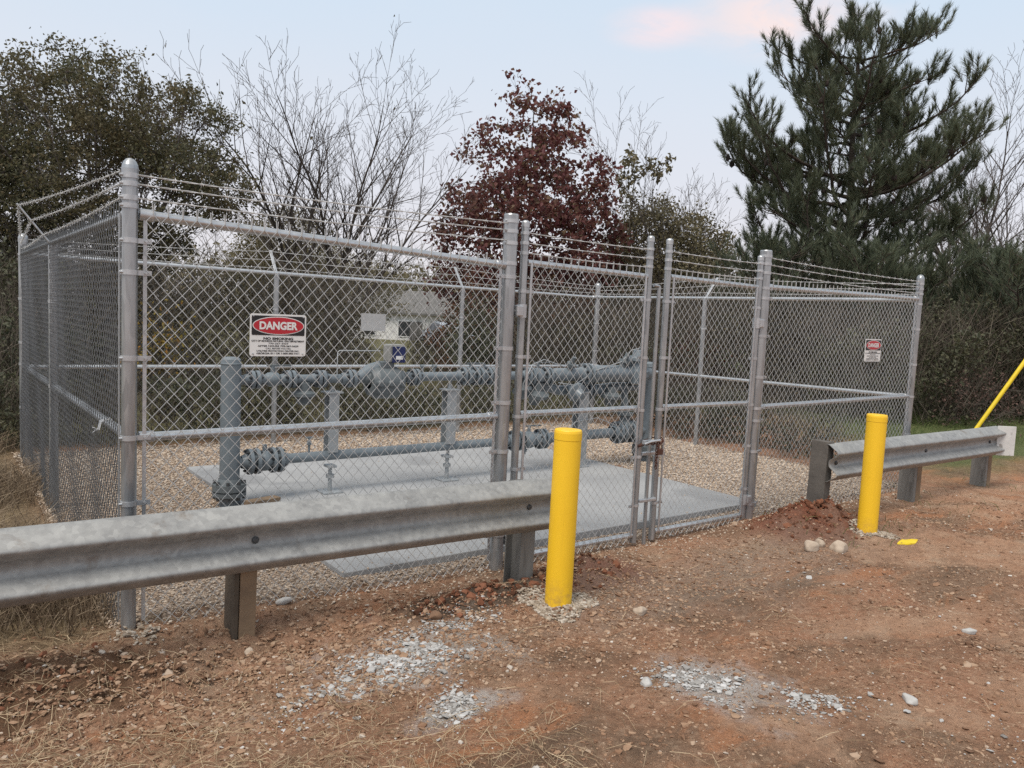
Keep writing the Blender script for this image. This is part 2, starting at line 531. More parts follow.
nG = noise(nt, pos, 320, 3, .75)
clay = mixc(nt, .75, clay, ramp(nt, nG, [(.30, (.22, .21, .20)), (.5, (.55, .55, .55)), (.72, (.86, .85, .83))]), 'OVERLAY')
clay = mixc(nt, .5, clay, ramp(nt, nC, [(.30, (.30, .29, .28)), (.5, (.56, .56, .56)), (.72, (.78, .77, .76))]), 'OVERLAY')
nt.links.new(clay, b.inputs['Base Color']); b.inputs['Roughness'].default_value = .93; b.inputs['Specular IOR Level'].default_value = .2
hh = math_n(nt, 'ADD', math_n(nt, 'MULTIPLY', nC, .6), math_n(nt, 'MULTIPLY', nD, .4))
bump(nt, b, hh, 1.0, .05)
M_GROUND = m
g = soup('ground', np.stack([GX.ravel(), GY.ravel(), GZ.ravel()], 1), np.stack([ii, ii + 1, ii + 1 + nx, ii + nx], 1), M_GROUND, None, True)
at_ = g.data.attributes.new('packed', 'FLOAT', 'POINT'); at_.data.foreach_set('value', clay_mask(GX, GY).ravel().astype(np.float32))
tag(g, 'red clay ground with scattered stones and dry grass', None, None, 'structure')

# gravel pad inside the fence
m, nt, b = nodes_of('tan_gravel_bed')
pos = N(nt, 'ShaderNodeNewGeometry').outputs['Position']
vo = N(nt, 'ShaderNodeTexVoronoi', Scale=48.0); nt.links.new(pos, vo.inputs['Vector'])
vs_ = N(nt, 'ShaderNodeSeparateColor'); nt.links.new(vo.outputs['Color'], vs_.inputs[0])
c = ramp(nt, vs_.outputs[0], [(0, (.21, .145, .10)), (.35, (.36, .26, .185)), (.7, (.47, .365, .275)), (1, (.56, .48, .41))])
c = mixc(nt, ramp(nt, vo.outputs['Distance'], [(.25, (0, 0, 0)), (.65, (.8, .8, .8))]), c, (.10, .07, .05))
nt.links.new(c, b.inputs['Base Color']); b.inputs['Roughness'].default_value = .9
bump(nt, b, math_n(nt, 'SUBTRACT', 1, vo.outputs['Distance']), .8, .015)
pxs, pys = np.arange(-.12, FX + .2, .08), np.arange(-.02, FY + .32, .08)
PX, PY = np.meshgrid(pxs, pys); px_n = len(pxs)
PZ = gz(PX, PY) + .018 - .05 * np.clip(1 - np.minimum(np.minimum(PX - pxs[0], pxs[-1] - PX), np.minimum(PY - pys[0], pys[-1] - PY)) / .12, 0, 1)
ii = (np.arange(len(pys) - 1)[:, None] * px_n + np.arange(px_n - 1)[None]).ravel()
o = soup('gravel_bed', np.stack([PX.ravel(), PY.ravel(), PZ.ravel()], 1), np.stack([ii, ii + 1, ii + 1 + px_n, ii + px_n], 1), m, None, True)
tag(o, 'bed of tan gravel covering the fenced compound', None, None, 'structure')

SX0, SX1, SY0, SY1 = 1.16, 5.02, .20, 3.55
mb = MB(); mb.box(((SX0 + SX1) / 2, (SY0 + SY1) / 2, .0), (SX1 - SX0, SY1 - SY0, .086), 0, .006)
tag(mb.build('concrete_slab', M_CONC), 'pale concrete slab under the gas pipes', None, None, 'structure')


# ------------------------------------------------------------------ loose stones
def on_ground(xy, dz=0.0):
    return np.column_stack([xy, gz(xy[:, 0], xy[:, 1]) + dz])


M_ST_TAN = mat_island('tan_gravel_stones', [(0, (.28, .205, .145)), (.3, (.41, .315, .235)), (.6, (.48, .385, .295)), (.85, (.55, .465, .375)), (1, (.45, .41, .365))], .85, .3)
M_ST_RED = mat_island('clay_coated_stones', [(0, (.14, .08, .05)), (.4, (.25, .145, .09)), (.7, (.33, .215, .14)), (.95, (.39, .285, .205)), (.99, (.48, .42, .36)), (1, (.56, .52, .47))], .9, .2)
M_ST_GREY = mat_island('crushed_grey_stones', [(0, (.19, .175, .16)), (.4, (.34, .33, .315)), (.85, (.45, .445, .435)), (1, (.54, .53, .52))], .85, .3)
M_ST_PALE = mat_island('pea_gravel_stones', [(0, (.20, .155, .115)), (.5, (.34, .285, .225)), (1, (.48, .43, .37))], .85, .3)

# inside the compound
xy = np.column_stack([rng.uniform(-.08, FX + .1, 105000), rng.uniform(-.3, FY + .25, 105000)])
keep = ~((xy[:, 0] > SX0 - .01) & (xy[:, 0] < SX1 + .01) & (xy[:, 1] > SY0 - .01) & (xy[:, 1] < SY1 + .01))
dd = np.hypot(xy[:, 0] - CAM.x, xy[:, 1] - CAM.y)
keep &= rng.random(len(xy)) < np.clip(5.4 / dd, .35, 1) * np.where(xy[:, 1] < .08, np.exp((xy[:, 1] - .08) / .12), 1)
xy = xy[keep]; dd = dd[keep]
sz = rng.uniform(.009, .020, len(xy)) * np.clip(dd / 5.5, 1, 1.7)
P = on_ground(xy, 0) + np.column_stack([xy * 0, np.where(xy[:, 1] < .05, .0, .02)]); P[:, 2] += rng.uniform(-.002, .006, len(P))
tag(soup('compound_gravel', *stone_soup(P, sz), M_ST_TAN), 'tan gravel stones inside the fence', None, None, 'stuff')
xy = np.column_stack([rng.uniform(SX0, SX1, 420), rng.uniform(SY0, SY1, 420)])
ed = np.minimum(np.minimum(xy[:, 0] - SX0, SX1 - xy[:, 0]), np.minimum(xy[:, 1] - SY0, SY1 - xy[:, 1]))
xy = xy[rng.random(len(xy)) < .12 + .88 * np.exp(-ed / .10)]
tag(soup('slab_grit', *stone_soup(np.column_stack([xy, np.full(len(xy), .046)]), rng.uniform(.008, .02, len(xy))), M_ST_TAN), 'stray gravel lying on the concrete slab', None, None, 'stuff')
# clay lot: pebbly ground, denser in streaks
xy = np.column_stack([rng.uniform(-2.6, 7.6, 190000), rng.uniform(-3.6, .25, 190000)])
dens = .30 + .35 * (fbm(xy[:, 0], xy[:, 1], 1.3, 41) > .15) + 1.3 * gauss(xy[:, 0], xy[:, 1], .5, -.65, 1.2, .42) + .6 * gauss(xy[:, 0], xy[:, 1], 3.3, -.6, 1.7, .45) + .35 * gauss(xy[:, 0], xy[:, 1], 2.4, -2.8, 1.6, .35)
dd = np.hypot(xy[:, 0] - CAM.x, xy[:, 1] - CAM.y)
keep = (rng.random(len(xy)) < dens * .62 * (1 - .8 * clay_mask(xy[:, 0], xy[:, 1]))) & (dd > 1.6)
xy = xy[keep]
sz = np.exp(rng.normal(math.log(.0105), .5, len(xy))).clip(.005, .05)
P = on_ground(xy); P[:, 2] += sz * .02
tag(soup('clay_lot_pebbles', *stone_soup(P, sz, .65), M_ST_RED), 'clay coated pebbles scattered over the lot', None, None, 'stuff')
xy = rng.normal(size=(9000, 2)) * [.85, .26] + [.5, -.72]
xy = xy[(xy[:, 1] < -.12)]
sz = np.exp(rng.normal(math.log(.013), .42, len(xy))).clip(.006, .04)
P = on_ground(xy); P[:, 2] += sz * .08
tag(soup('brown_gravel', *stone_soup(P, sz, .65), M_ST_RED), 'dense brown gravel below the left guardrail', None, None, 'stuff')
xy = np.column_stack([rng.uniform(-2.0, 6.4, 120000), rng.uniform(-3.4, .1, 120000)])
dd = np.hypot(xy[:, 0] - CAM.x, xy[:, 1] - CAM.y)
keep = (rng.random(len(xy)) < np.clip(3.2 / dd, .25, 1) * (.30 + .5 * (fbm(xy[:, 0], xy[:, 1], 3.1, 91) > 0)) * (1 - .45 * clay_mask(xy[:, 0], xy[:, 1]))) & (dd > 1.7)
xy = xy[keep]; P = on_ground(xy)
tag(soup('clay_grit', *stone_soup(P, rng.uniform(.004, .009, len(xy)), .7), M_ST_RED), 'fine reddish grit covering the clay lot', None, None, 'stuff')
# spilled crushed rock
L = []
for cx, cy, rx, ry, ro, n in ((1.06, -.80, .40, .13, .35, 5200), (.72, -1.0, .32, .12, .2, 1300), (.95, -1.33, .13, .07, .9, 900), (1.35, -.55, .3, .12, .2, 150),
                              (1.96, -1.82, .26, .13, -1.15, 1900), (2.16, -2.06, .2, .1, -.7, 600), (2.7, -2.8, .6, .3, 0, 260), (3.9, -1.15, .5, .2, -.2, 50), (.25, -.62, .3, .2, 0, 40), (3.2, -2.0, 1.5, .8, 0, 60)):
    q = rng.normal(size=(n, 2)) * [rx * .62, ry * .62]
    c_, s_ = math.cos(ro), math.sin(ro)
    L.append(np.column_stack([cx + q[:, 0] * c_ - q[:, 1] * s_, cy + q[:, 0] * s_ + q[:, 1] * c_]))
xy = np.concatenate(L); xy = xy + rng.normal(0, .02, xy.shape); xy = xy[fbm(xy[:, 0], xy[:, 1], 9, 55) > -.35]; sz = np.exp(rng.normal(math.log(.0085), .6, len(xy))).clip(.003, .045)
P = on_ground(xy); P[:, 2] += sz * .10 + .002
tag(soup('crushed_rock', *stone_soup(P, sz * .9, .42, .35), M_ST_GREY), 'spilled patches of grey crushed rock', None, None, 'stuff')
# pea gravel collars round the bollards, chips by the left corner post
L = []
for cx, cy, r, n in ((2.009, -.692, .2, 1300), (5.138, -.757, .17, 700), (.02, -.1, .10, 160)):
    a = rng.uniform(0, 2 * PI, n); q = np.sqrt(rng.random(n)) * r * (1 + .25 * np.sin(a * 3 + cx))
    L.append(np.column_stack([cx + np.cos(a) * q, cy + np.sin(a) * q]))
xy = np.concatenate(L); sz = rng.uniform(.010, .024, len(xy)); P = on_ground(xy, .004)
tag(soup('pea_gravel', *stone_soup(P, sz), M_ST_PALE), 'pale pea gravel heaped round the bollard bases', None, None, 'stuff')
# clods in the dirt piles
L = []
for cx, cy, rx, ry, n in ((4.9, -.42, .5, .3, 620), (2.45, -.36, .4, .2, 260), (1.7, -.42, .42, .12, 420), (-.7, -.4, .6, .25, 160)):
    L.append(rng.normal(size=(n, 2)) * [rx * .5, ry * .5] + [cx, cy])
xy = np.concatenate(L); sz = np.exp(rng.normal(math.log(.015), .55, len(xy))).clip(.006, .06); P = on_ground(xy)
M_CLOD = mat_island('earth_clods', [(0, (.07, .035, .022)), (.6, (.17, .07, .04)), (1, (.25, .115, .07))], .95, .1)
tag(soup('earth_clods', *stone_soup(P, sz, .8, .35), M_CLOD), 'crumbly earth clods on the dirt piles', None, None, 'stuff')

# ------------------------------------------------------------------ straw and dead grass
M_STRAW = mat_island('dry_straw', [(0, (.20, .14, .085)), (.5, (.38, .28, .175)), (1, (.56, .45, .30))], .8, .2)
n = 58000
xy = np.column_stack([rng.uniform(-2.6, 3.6, n), rng.uniform(-3.2, .2, n)])
dens = np.clip(1.15 - .55 * (xy[:, 0] + .9 + .55 * (xy[:, 1] + 1.4)), .03, 1) * (.35 + .65 * (fbm(xy[:, 0], xy[:, 1], 2.2, 77) > -.15))
xy = xy[rng.random(n) < dens * (1 - .6 * clay_mask(xy[:, 0], xy[:, 1]))]
n = len(xy); A = on_ground(xy, .006)
an = rng.uniform(0, 2 * PI, n); ln = rng.uniform(.03, .15, n) * (1 + (rng.random(n) < .06) * 1.0)
B2 = xy + np.column_stack([np.cos(an), np.sin(an)]) * ln[:, None] * .5
B = on_ground(B2, .012 + rng.uniform(0, .02, n)[:] * 0); B[:, 2] += rng.uniform(0, .018, n)
an2 = an + rng.normal(0, .25, n)
C2 = B2 + np.column_stack([np.cos(an2), np.sin(an2)]) * ln[:, None] * .5
Cc = on_ground(C2, .006)
rad = rng.uniform(.0005, .0012, n)
tag(soup('dry_straw', *cat_soup([stick_soup(A, B, rad, rad), stick_soup(B, Cc, rad, rad * .6)]), M_STRAW), 'dry straw and pine needles strewn over the clay', None, None, 'stuff')


def grass_patch(name, label, n, xs, ys, h, mat, fn=None, lean=.5):
    xy = np.column_stack([rng.uniform(*xs, n), rng.uniform(*ys, n)])
    if fn is not None: xy = xy[rng.random(n) < fn(xy[:, 0], xy[:, 1])]
    n = len(xy); A = on_ground(xy)
    an = rng.uniform(0, 2 * PI, n); hh = rng.uniform(h[0], h[1], n); q = rng.uniform(.1, lean, n)
    d = np.column_stack([np.cos(an) * q, np.sin(an) * q, np.ones(n)])
    B = A + d * hh[:, None] * .55; d2 = d * [2.2, 2.2, .55]
    Cc = B + d2 * hh[:, None] * .5
    rad = rng.uniform(.0012, .0025, n)
    return tag(soup(name, *cat_soup([stick_soup(A, B, rad, rad), stick_soup(B, Cc, rad, rad * .3)]), mat), label, None, None, 'stuff')


M_DEAD = mat_island('dead_grass_blades', [(0, (.10, .07, .048)), (.5, (.195, .145, .098)), (1, (.31, .245, .172))], .9, .15)
M_TURF = mat_island('green_grass_blades', [(0, (.045, .075, .02)), (.6, (.105, .145, .045)), (1, (.21, .20, .09))], .8, .2)
grass_patch('dead_grass', 'tangled dead grass along the left fence', 26000, (-2.4, -.02), (.1, 5.4), (.10, .30), M_DEAD,
            lambda x, y: np.clip(.35 + .8 * fbm(x, y, 2.0, 31), .05, 1) * np.where((x > -1.5), 1, .5), .9)
grass_patch('green_grass', 'short green grass beyond the right guardrail', 22000, (8.2, 19.0), (.6, 9.0), (.06, .16), M_TURF,
            lambda x, y: np.clip(.5 + .6 * fbm(x, y, .8, 33), 0, 1) * np.clip((y - .6 + .3 * (x - 8.2)) * .6, 0, 1), .6)
grass_patch('weed_tufts', 'low weeds growing at the fence and guardrail feet', 2600, (4.5, 9.0), (-1.6, .1), (.02, .09), M_TURF,
            lambda x, y: .9 * gauss(x, y, 5.5, -.75, .22, .12) + .9 * gauss(x, y, 7.3, -1.3, .3, .12) + .15 * (fbm(x, y, 2.5, 9) > .5), .9)


# ------------------------------------------------------------------ chain link
PXC, PZC = .0310, .0350


def chain_link(name, parent, x0, x1, z0, z1, mat=M_WIRE, wob=.004, tips=True, r=.00185):
    """woven diamond mesh in the parent's XZ plane"""
    nw = int(round((x1 - x0) / PXC)); rows = int(round((z1 - z0) / PZC))
    px = (x1 - x0) / nw; pz = (z1 - z0) / rows
    vs, fs, b = [], [], 0
    for k in range(nw):
        j = np.arange(rows + 1)
        par = (j + k) % 2
        u = x0 + k * px + par * px
        v = z0 + j * pz
        # each straight run lies to the front or the back of the weave
        y = np.where(par == 0, -r * .9, r * .9)
        P = np.column_stack([u, y, v])
        if tips:
            e = np.array([[u[-1] + (px * .15 if par[-1] == 0 else -px * .15), 0, v[-1] + .045 + .014 * R.random()]])
            P = np.vstack([P, e])
        wv = wob * (np.sin(P[:, 0] * 3.1 + P[:, 2] * 2.3) + .6 * np.sin(P[:, 0] * 7.7 - P[:, 2] * 4.1))
        fade = np.clip((z1 - P[:, 2]) / .3, 0, 1)
        P[:, 1] += wv * fade
        d = np.gradient(P, axis=0); d /= np.linalg.norm(d, axis=1, keepdims=True)
        s = np.column_stack([d[:, 2], np.zeros(len(d)), -d[:, 0]]); s /= np.linalg.norm(s, axis=1, keepdims=True)
        t = np.cross(d, s)
        ring = np.stack([P + s * r * 1.25, P + t * r, P - s * r * 1.25, P - t * r], 1)
        n = len(P)
        vs.append(ring.reshape(-1, 3))
        i = (np.arange(n - 1)[:, None] * 4); q = np.arange(4)[None]
        f = np.stack([i + q, i + (q + 1) % 4, i + 4 + (q + 1) % 4, i + 4 + q], 2).reshape(-1, 4)
        fs.append(f + b); b += n * 4
    return soup(name, np.concatenate(vs), np.concatenate(fs), mat, parent, True)


def barbed(name, parent, pts, mat=M_BARB, step=.11, sag=.012):
    pts = [Vector(p) for p in pts]
    mb = MB()
    for A, B in zip(pts[:-1], pts[1:]):
        L_ = (B - A).length; n = max(8, int(L_ / .03)); d = (B - A).normalized(); s, u = frame_of(d)
        for k in range(2):
            path = []
            for i in range(n + 1):
                t = i / n; an = t * L_ / .09 * 2 * PI / 2 + k * PI
                path.append(A.lerp(B, t) + (s * math.cos(an) + u * math.sin(an)) * .0023 - Vector((0, 0, sag * 4 * t * (1 - t))))
            mb.tube(path, .0019, 4, False)
        m_ = int(L_ / step)
        for i in range(m_):
            t = (i + .5 + R.uniform(-.1, .1)) / m_; p = A.lerp(B, t) - Vector((0, 0, sag * 4 * t * (1 - t)))
            a0 = R.uniform(0, PI)
            for q in range(2):
                e = (s * math.cos(a0 + q * 1.4) + u * math.sin(a0 + q * 1.4)) * .017
                off = d * (.006 * (q - .5))
                mb.tube([p + off - e, p + off + e * .0, p + off + e], [.0006, .0018, .0006], 4, False)
            mb.tube([p - d * .008, p + d * .008], .0044, 5, True)
    return mb.build(name, mat, parent)


def post(parent, x, z1, r, z0=-.25, bands=(), cap='dome', y=0.0, name='post', mat=M_POST, reach=0):
    mb = MB(); mb.tube([(x, y, z0), (x, y, z1 - .02)], r, 20, True)
    p = mb.build(name, mat, parent)
    c = MB()
    if cap == 'dome':
        c.lathe((x, y, z1 - .05), (0, 0, 1), [(0, r * 1.07), (.035, r * 1.07), (.05, r * 1.0), (.065, r * .82), (.077, r * .5), (.082, 0)], 20)
    else:
        c.lathe((x, y, z1 - .035), (0, 0, 1), [(0, r * 1.05), (.03, r * 1.05), (.038, r * .95), (.042, 0)], 18)
    c.build('post_cap', M_POST, p)
    for z in bands:
        q = MB(); q.lathe((x, y, z - .011), (0, 0, 1), [(0, r), (0, r + .004), (.022, r + .004), (.022, r)], 20)
        q.tube([(x - r - .012, y - .012, z), (x - r + .002, y - .012, z)], .007, 6)
        if reach and z < 1.87: q.box((x + reach * (r + .024), -.016, z), (.062, .006, .022)); q.tube([(x + reach * (r + .03), -.028, z), (x + reach * (r + .03), .0, z)], .006, 6)
        q.build('brace_band', M_FIT, p)
    return p


def rail(parent, name, p0, p1, r=.021, ends=True, mat=M_PIPEG):
    mb = MB(); mb.tube([p0, p1], r, 14)
    o = mb.build(name, mat, parent)
    if ends:
        d = (Vector(p1) - Vector(p0)).normalized()
        for p, s in ((p0, 1), (p1, -1)):
            e = MB(); e.lathe(Vector(p) - d * s * .012, d * s, [(0, .008), (0, r + .005), (.06, r + .005), (.065, r)], 14)
            e.build('rail_end', M_FIT, o)
    return o


def tension_bar(parent, x, z0, z1, y=-.006, s=0):
    mb = MB(); mb.box((x, y, (z0 + z1) / 2), (.016, .006, z1 - z0))
    return mb.build('tension_bar', M_FIT, parent)


ZT, ZM = 1.88, .915
X2, X3 = 2.087, 4.613

# front left panel (corner post to first gate post)
F1 = thing('chain_link_fence', (0, 0, 0), 'long front chain link panel behind the left guardrail carrying the larger looking danger sign', 'fence', 'chain link fence runs')
post(F1, 0, 2.125, .0325, bands=(1.28, 1.66, .62, .92, .30, 1.80, 1.95, 1.985, 2.045, 2.08), name='corner_post', reach=1)
post(F1, X2, 2.15, .043, bands=(1.78, 1.86, 1.35, 1.02, .72, .20, 1.98, 2.05, 2.11), cap='flat', name='gate_post', reach=-1)
rail(F1, 'top_rail', (.05, -.0, 1.918), (X2 - .05, 0, 1.848), .0215)
rail(F1, 'middle_rail', (.055, .012, .918), (X2 - .055, .012, .935), .0215)
tension_bar(F1, .062, .06, 1.92); tension_bar(F1, X2 - .066, .04, 1.86)
o = chain_link('chain_link_mesh', F1, .06, X2 - .06, .0, 1.925, M_WIRE, .005)
me = o.data  # let the mesh top follow the slightly falling rail
co = np.empty(len(me.vertices) * 3, np.float32); me.vertices.foreach_get('co', co); co = co.reshape(-1, 3)
co[:, 2] -= .036 * co[:, 0] * np.clip(co[:, 2] / 1.9, 0, 1.05); me.vertices.foreach_set('co', co.ravel())
co[:, 1] -= .025; me.vertices.foreach_set('co', co.ravel()); me.update()
for k, z in enumerate((1.985, 2.045, 2.085)):
    barbed('barbed_wire', F1, [(.02, -.02, z), (X2 - .03, -.02, z + .01)])

# front right panel
F2 = thing('chain_link_fence', (X3, 0, 0), 'front chain link panel right of the gates behind the right bollard', 'fence', 'chain link fence runs')
WR = FX - X3
post(F2, 0, 2.155, .045, bands=(1.78, 1.86, 1.48, 1.15, .90, .80, .55, .12, 1.98, 2.05, 2.11), cap='flat', name='gate_post', reach=1)
post(F2, WR, 2.11, .0345, bands=(1.85, 1.6, 1.25, .93, .55, .25, 1.95, 2.0, 2.05), name='corner_post')
rail(F2, 'top_rail', (.055, 0, 1.872), (WR - .05, 0, 1.902), .0215)
rail(F2, 'middle_rail', (.055, .012, .905), (WR - .05, .012, .935), .0215)
tension_bar(F2, .066, .04, 1.87); tension_bar(F2, WR - .06, .03, 1.9)
o = chain_link('chain_link_mesh', F2, .06, WR - .055, -.04, 1.885, M_WIRE, .005); o.location.y = -.025
for z in (1.985, 2.045, 2.1):
    barbed('barbed_wire', F2, [(.03, -.02, z), (WR - .02, -.02, z - .03)])


def arm_post(parent, x, ztop, bands, out):
    """line post with a 45 degree arm leaning outward (local -Y when out = -1)"""
    p = post(parent, x, ztop + .01, .030, bands=bands, cap='flat', name='line_post')
    mb = MB(); mb.box((0, 0, .17), (.034, .012, .36), 0, .003)
    a = mb.build('barb_arm', M_FIT, p, (x, 0, ztop))
    a.rotation_euler = (math.radians(38) * (1 if out < 0 else -1), 0, 0)
    return p, [Vector((x, out * (math.sin(.663) * q), ztop + math.cos(.663) * q)) for q in (.10, .215, .335)]


# left side run (local X runs from the front corner to the back corner, local -Y points away from the compound)
F3 = thing('chain_link_fence', (0, 0, 0), 'left side chain link run with one slanted barbed wire arm', 'fence', 'chain link fence runs', PI / 2)
post(F3, FY, 2.06, .0385, bands=(1.9, 1.5, 1.1, .9, .5), name='corner_post')
p, tips_ = arm_post(F3, FY * .5545, 1.88, (1.5, .9), 1)
rail(F3, 'top_rail', (.05, 0, 1.915), (FY - .05, 0, 1.905), .0215); rail(F3, 'middle_rail', (.05, -.01, .915), (FY - .05, -.01, .875), .0215)
tension_bar(F3, .06, .06, 1.92, .03)
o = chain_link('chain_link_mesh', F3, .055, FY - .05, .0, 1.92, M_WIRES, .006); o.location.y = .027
for k, z in enumerate((1.985, 2.045, 2.10)):
    barbed('barbed_wire', F3, [(.02, .03, z), tips_[k], (FY - .02, .02, z - .04)], step=.085)
mb = MB()
for i in range(3):   # splice wrapped with loose tie wire
    xx = .45 + i * .022
    mb.tube([(xx, -.032, .905), (xx + .005, -.005, .945), (xx + .02, .035, .93), (xx + .012, .045, .89), (xx + .018 + R.uniform(-.02, .03), .07, .87 + R.uniform(-.02, .03))], .0022, 4)
mb.build('tie_wire', M_FIT, F3)

# right side run (local X runs from front corner to back corner, local -Y points outward, to the right)
F4 = thing('chain_link_fence', (FX, 0, 0), 'right side chain link run receding from the far right corner post', 'fence', 'chain link fence runs', PI / 2)
post(F4, FY, 2.06, .0385, bands=(1.9, 1.5, 1.1, .9, .5), name='corner_post')
p, tips_ = arm_post(F4, FY * .5732, 1.88, (1.5, .9), -1)
rail(F4, 'top_rail', (.05, 0, 1.89), (FY - .05, 0, 1.88), .0215); rail(F4, 'middle_rail', (.05, .01, .93), (FY - .05, .01, .875), .0215)
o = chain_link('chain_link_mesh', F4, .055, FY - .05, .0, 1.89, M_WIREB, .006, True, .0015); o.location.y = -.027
for k, z in enumerate((1.95, 2.0, 2.05)):
    barbed('barbed_wire', F4, [(.02, -.03, z), tips_[k], (FY - .02, -.02, z - .02)])

# back run
F5 = thing('chain_link_fence', (0, FY, 0), 'back chain link run with two slanted arms in front of the brush', 'fence', 'chain link fence runs')
for q in (.3301, .6706):
    p, tp = arm_post(F5, FX * q, 1.875, (1.5, .87), 1)
    if q < .5: t1 = tp
    else: t2 = tp
rail(F5, 'top_rail', (.05, 0, 1.905), (FX - .05, 0, 1.875), .0215); rail(F5, 'middle_rail', (.05, -.01, .873), (FX - .05, -.01, .874), .0215)
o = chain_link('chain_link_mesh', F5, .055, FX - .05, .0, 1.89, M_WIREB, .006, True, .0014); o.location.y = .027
for k, z in enumerate((1.94, 1.99, 2.04)):
    barbed('barbed_wire', F5, [(.02, .03, z), t1[k], t2[k], (FX - .02, .02, z)])


# ------------------------------------------------------------------ gates
def gate(x0, x1, label, hinge_left, ztop):
    G = thing('chain_link_gate', (x0, -.01, 0), label, 'gate', 'pair of swing gates')
    wd = x1 - x0; r = .0235
    for x, z1, mirror in ((0, ztop[0], 1), (wd, ztop[1], -1)):
        mb = MB(); mb.tube([(x, 0, .0 - .02), (x, 0, z1 - .01)], r, 16); s = mb.build('stile', M_POST, G)
        c = MB(); c.lathe((x, 0, z1 - .03), (0, 0, 1), [(0, r * 1.08), (.028, r * 1.08), (.036, r * .9), (.042, r * .4), (.043, 0)], 16); c.build('stile_cap', M_FIT, s)
        for z in (1.70, 1.30, .93, .60, .25, 1.93, 1.99, 2.05):
            if z > z1 - .05: continue
            q = MB(); q.lathe((x, 0, z - .01), (0, 0, 1), [(0, r), (0, r + .004), (.02, r + .004), (.02, r)], 14)
            if z < 1.8: q.box((x + mirror * .045, -.012, z), (.06, .008, .02))
            q.build('brace_band', M_FIT, s)
    rail(G, 'top_rail', (r, 0, 1.875), (wd - r, 0, 1.862), .019, False); rail(G, 'middle_rail', (r, .004, .945), (wd - r, .004, .945), .019, False)
    rail(G, 'bottom_rail', (r, 0, .035), (wd - r, 0, .035), .019, False)
    tension_bar(G, .046, .04, 1.87, -.02); tension_bar(G, wd - .046, .04, 1.87, -.02)
    o = chain_link('chain_link_mesh', G, .055, wd - .055, -.015, 1.88, M_WIRE, .004); o.location.y = -.021
    for z in (1.93, 1.99, 2.05):
        barbed('barbed_wire', G, [(.02, -.02, z), (wd - .02, -.02, z - .005)], sag=.006)
    for z in (1.58, .16):
        h = MB(); hx = -.0 if hinge_left else wd; s = -1 if hinge_left else 1
        h.lathe((hx, 0, z - .04), (0, 0, 1), [(0, r), (0, r + .008), (.08, r + .008), (.08, r)], 16)
        h.tube([(hx, -.0, z), (hx + s * .10, 0, z)], .011, 8); h.box((hx + s * .035, -.01, z), (.05, .05, .065), 0, .006)
        h.build('hinge', M_FIT, G)
    return G


gate(2.19, 3.285, 'left swing gate leaf behind the left yellow bollard', True, (2.115, 2.13))
g2 = gate(3.475, 4.535, 'right swing gate leaf between the drop rod and the thick gate post', False, (2.13, 2.10))
D = thing('drop_rod', (3.385, -.02, 0), 'tall thin drop rod standing between the two gate leaves', 'gate rod')
mb = MB(); mb.tube([(0, 0, -.06), (0, 0, 1.80)], .014, 12); mb.tube([(0, 0, 1.80), (-.055, 0, 1.805)], .012, 8); mb.build('rod', M_POST, D)
for z in (.62, .28):
    mb = MB(); mb.box((0, -.005, z), (.17, .03, .022), 0, .004); mb.build('guide', M_FIT, D)
# latch with chain and padlock
C_ = thing('lock_chain', (3.38, -.06, .70), 'rusty chain with padlock holding the two gate leaves together', 'chain')
path = []
for i in range(26):
    a = 2 * PI * i / 26
    path.append((math.cos(a) * .115, .03 + math.sin(a) * .055, .012 * math.sin(2 * a) + .02 * math.cos(a)))
ch = MB()
for i in range(26):
    p0, p1 = Vector(path[i]), Vector(path[(i + 1) % 26]); d = (p1 - p0).normalized(); s, u = frame_of(d); e = s if i % 2 else u
    c = (p0 + p1) / 2; loop = [c + d * .017 * math.cos(t) + e * .009 * math.sin(t) for t in np.linspace(0, 2 * PI, 11)]
    ch.tube(loop, .0035, 5, False)
for i in range(9):
    c = Vector((.01 + .004 * math.sin(i * 2), -.028, -.01 - i * .02)); e = Vector((1, 0, 0)) if i % 2 else Vector((0, 1, 0))
    ch.tube([c + Vector((0, 0, 1)) * .015 * math.cos(t) + e * .009 * math.sin(t) for t in np.linspace(0, 2 * PI, 11)], .0035, 5, False)
ch.build('chain_links', M_RUST, C_)
pl = MB(); pl.box((.03, -.04, -.06), (.045, .022, .042), 0, .005)
pl.tube([(.015, -.04, -.04), (.015, -.04, -.015), (.03, -.04, -.003), (.045, -.04, -.015), (.045, -.04, -.04)], .004, 8)
pl.build('padlock', M_RUST, C_)
mb = MB(); mb.box((-.055, -.005, .01), (.11, .02, .03), .0, .004); mb.tube([(-.11, -.02, .0), (-.06, -.035, .018), (.03, -.035, .022)], .009, 8); mb.build('latch_fork', M_FIT, C_)


# ------------------------------------------------------------------ signs
def text_into(body, x, z, h, width, y, weight=0.0):
    cu = bpy.data.curves.new('lettering', 'FONT'); cu.body = body; cu.size = 1.0; cu.align_x = 'CENTER'; cu.align_y = 'CENTER'
    cu.offset = weight; cu.extrude = .0; cu.resolution_u = 4
    ob = bpy.data.objects.new('lettering', cu); COL.objects.link(ob)
    dg = bpy.context.evaluated_depsgraph_get(); dg.update()
    me = bpy.data.meshes.new_from_object(ob.evaluated_get(dg))
    bpy.data.objects.remove(ob)
    co = np.array([v.co[:] for v in me.vertices])
    lo, hi = co.min(0), co.max(0)
    sx, sz_ = width / (hi[0] - lo[0]), h / (hi[1] - lo[1])
    co = (co - (lo + hi) / 2) * [sx, sz_, 0]
    vs = [(x + c_[0], y, z + c_[1]) for c_ in co]
    fs = [tuple(p.vertices) for p in me.polygons]
    bpy.data.meshes.remove(me)
    return vs, fs


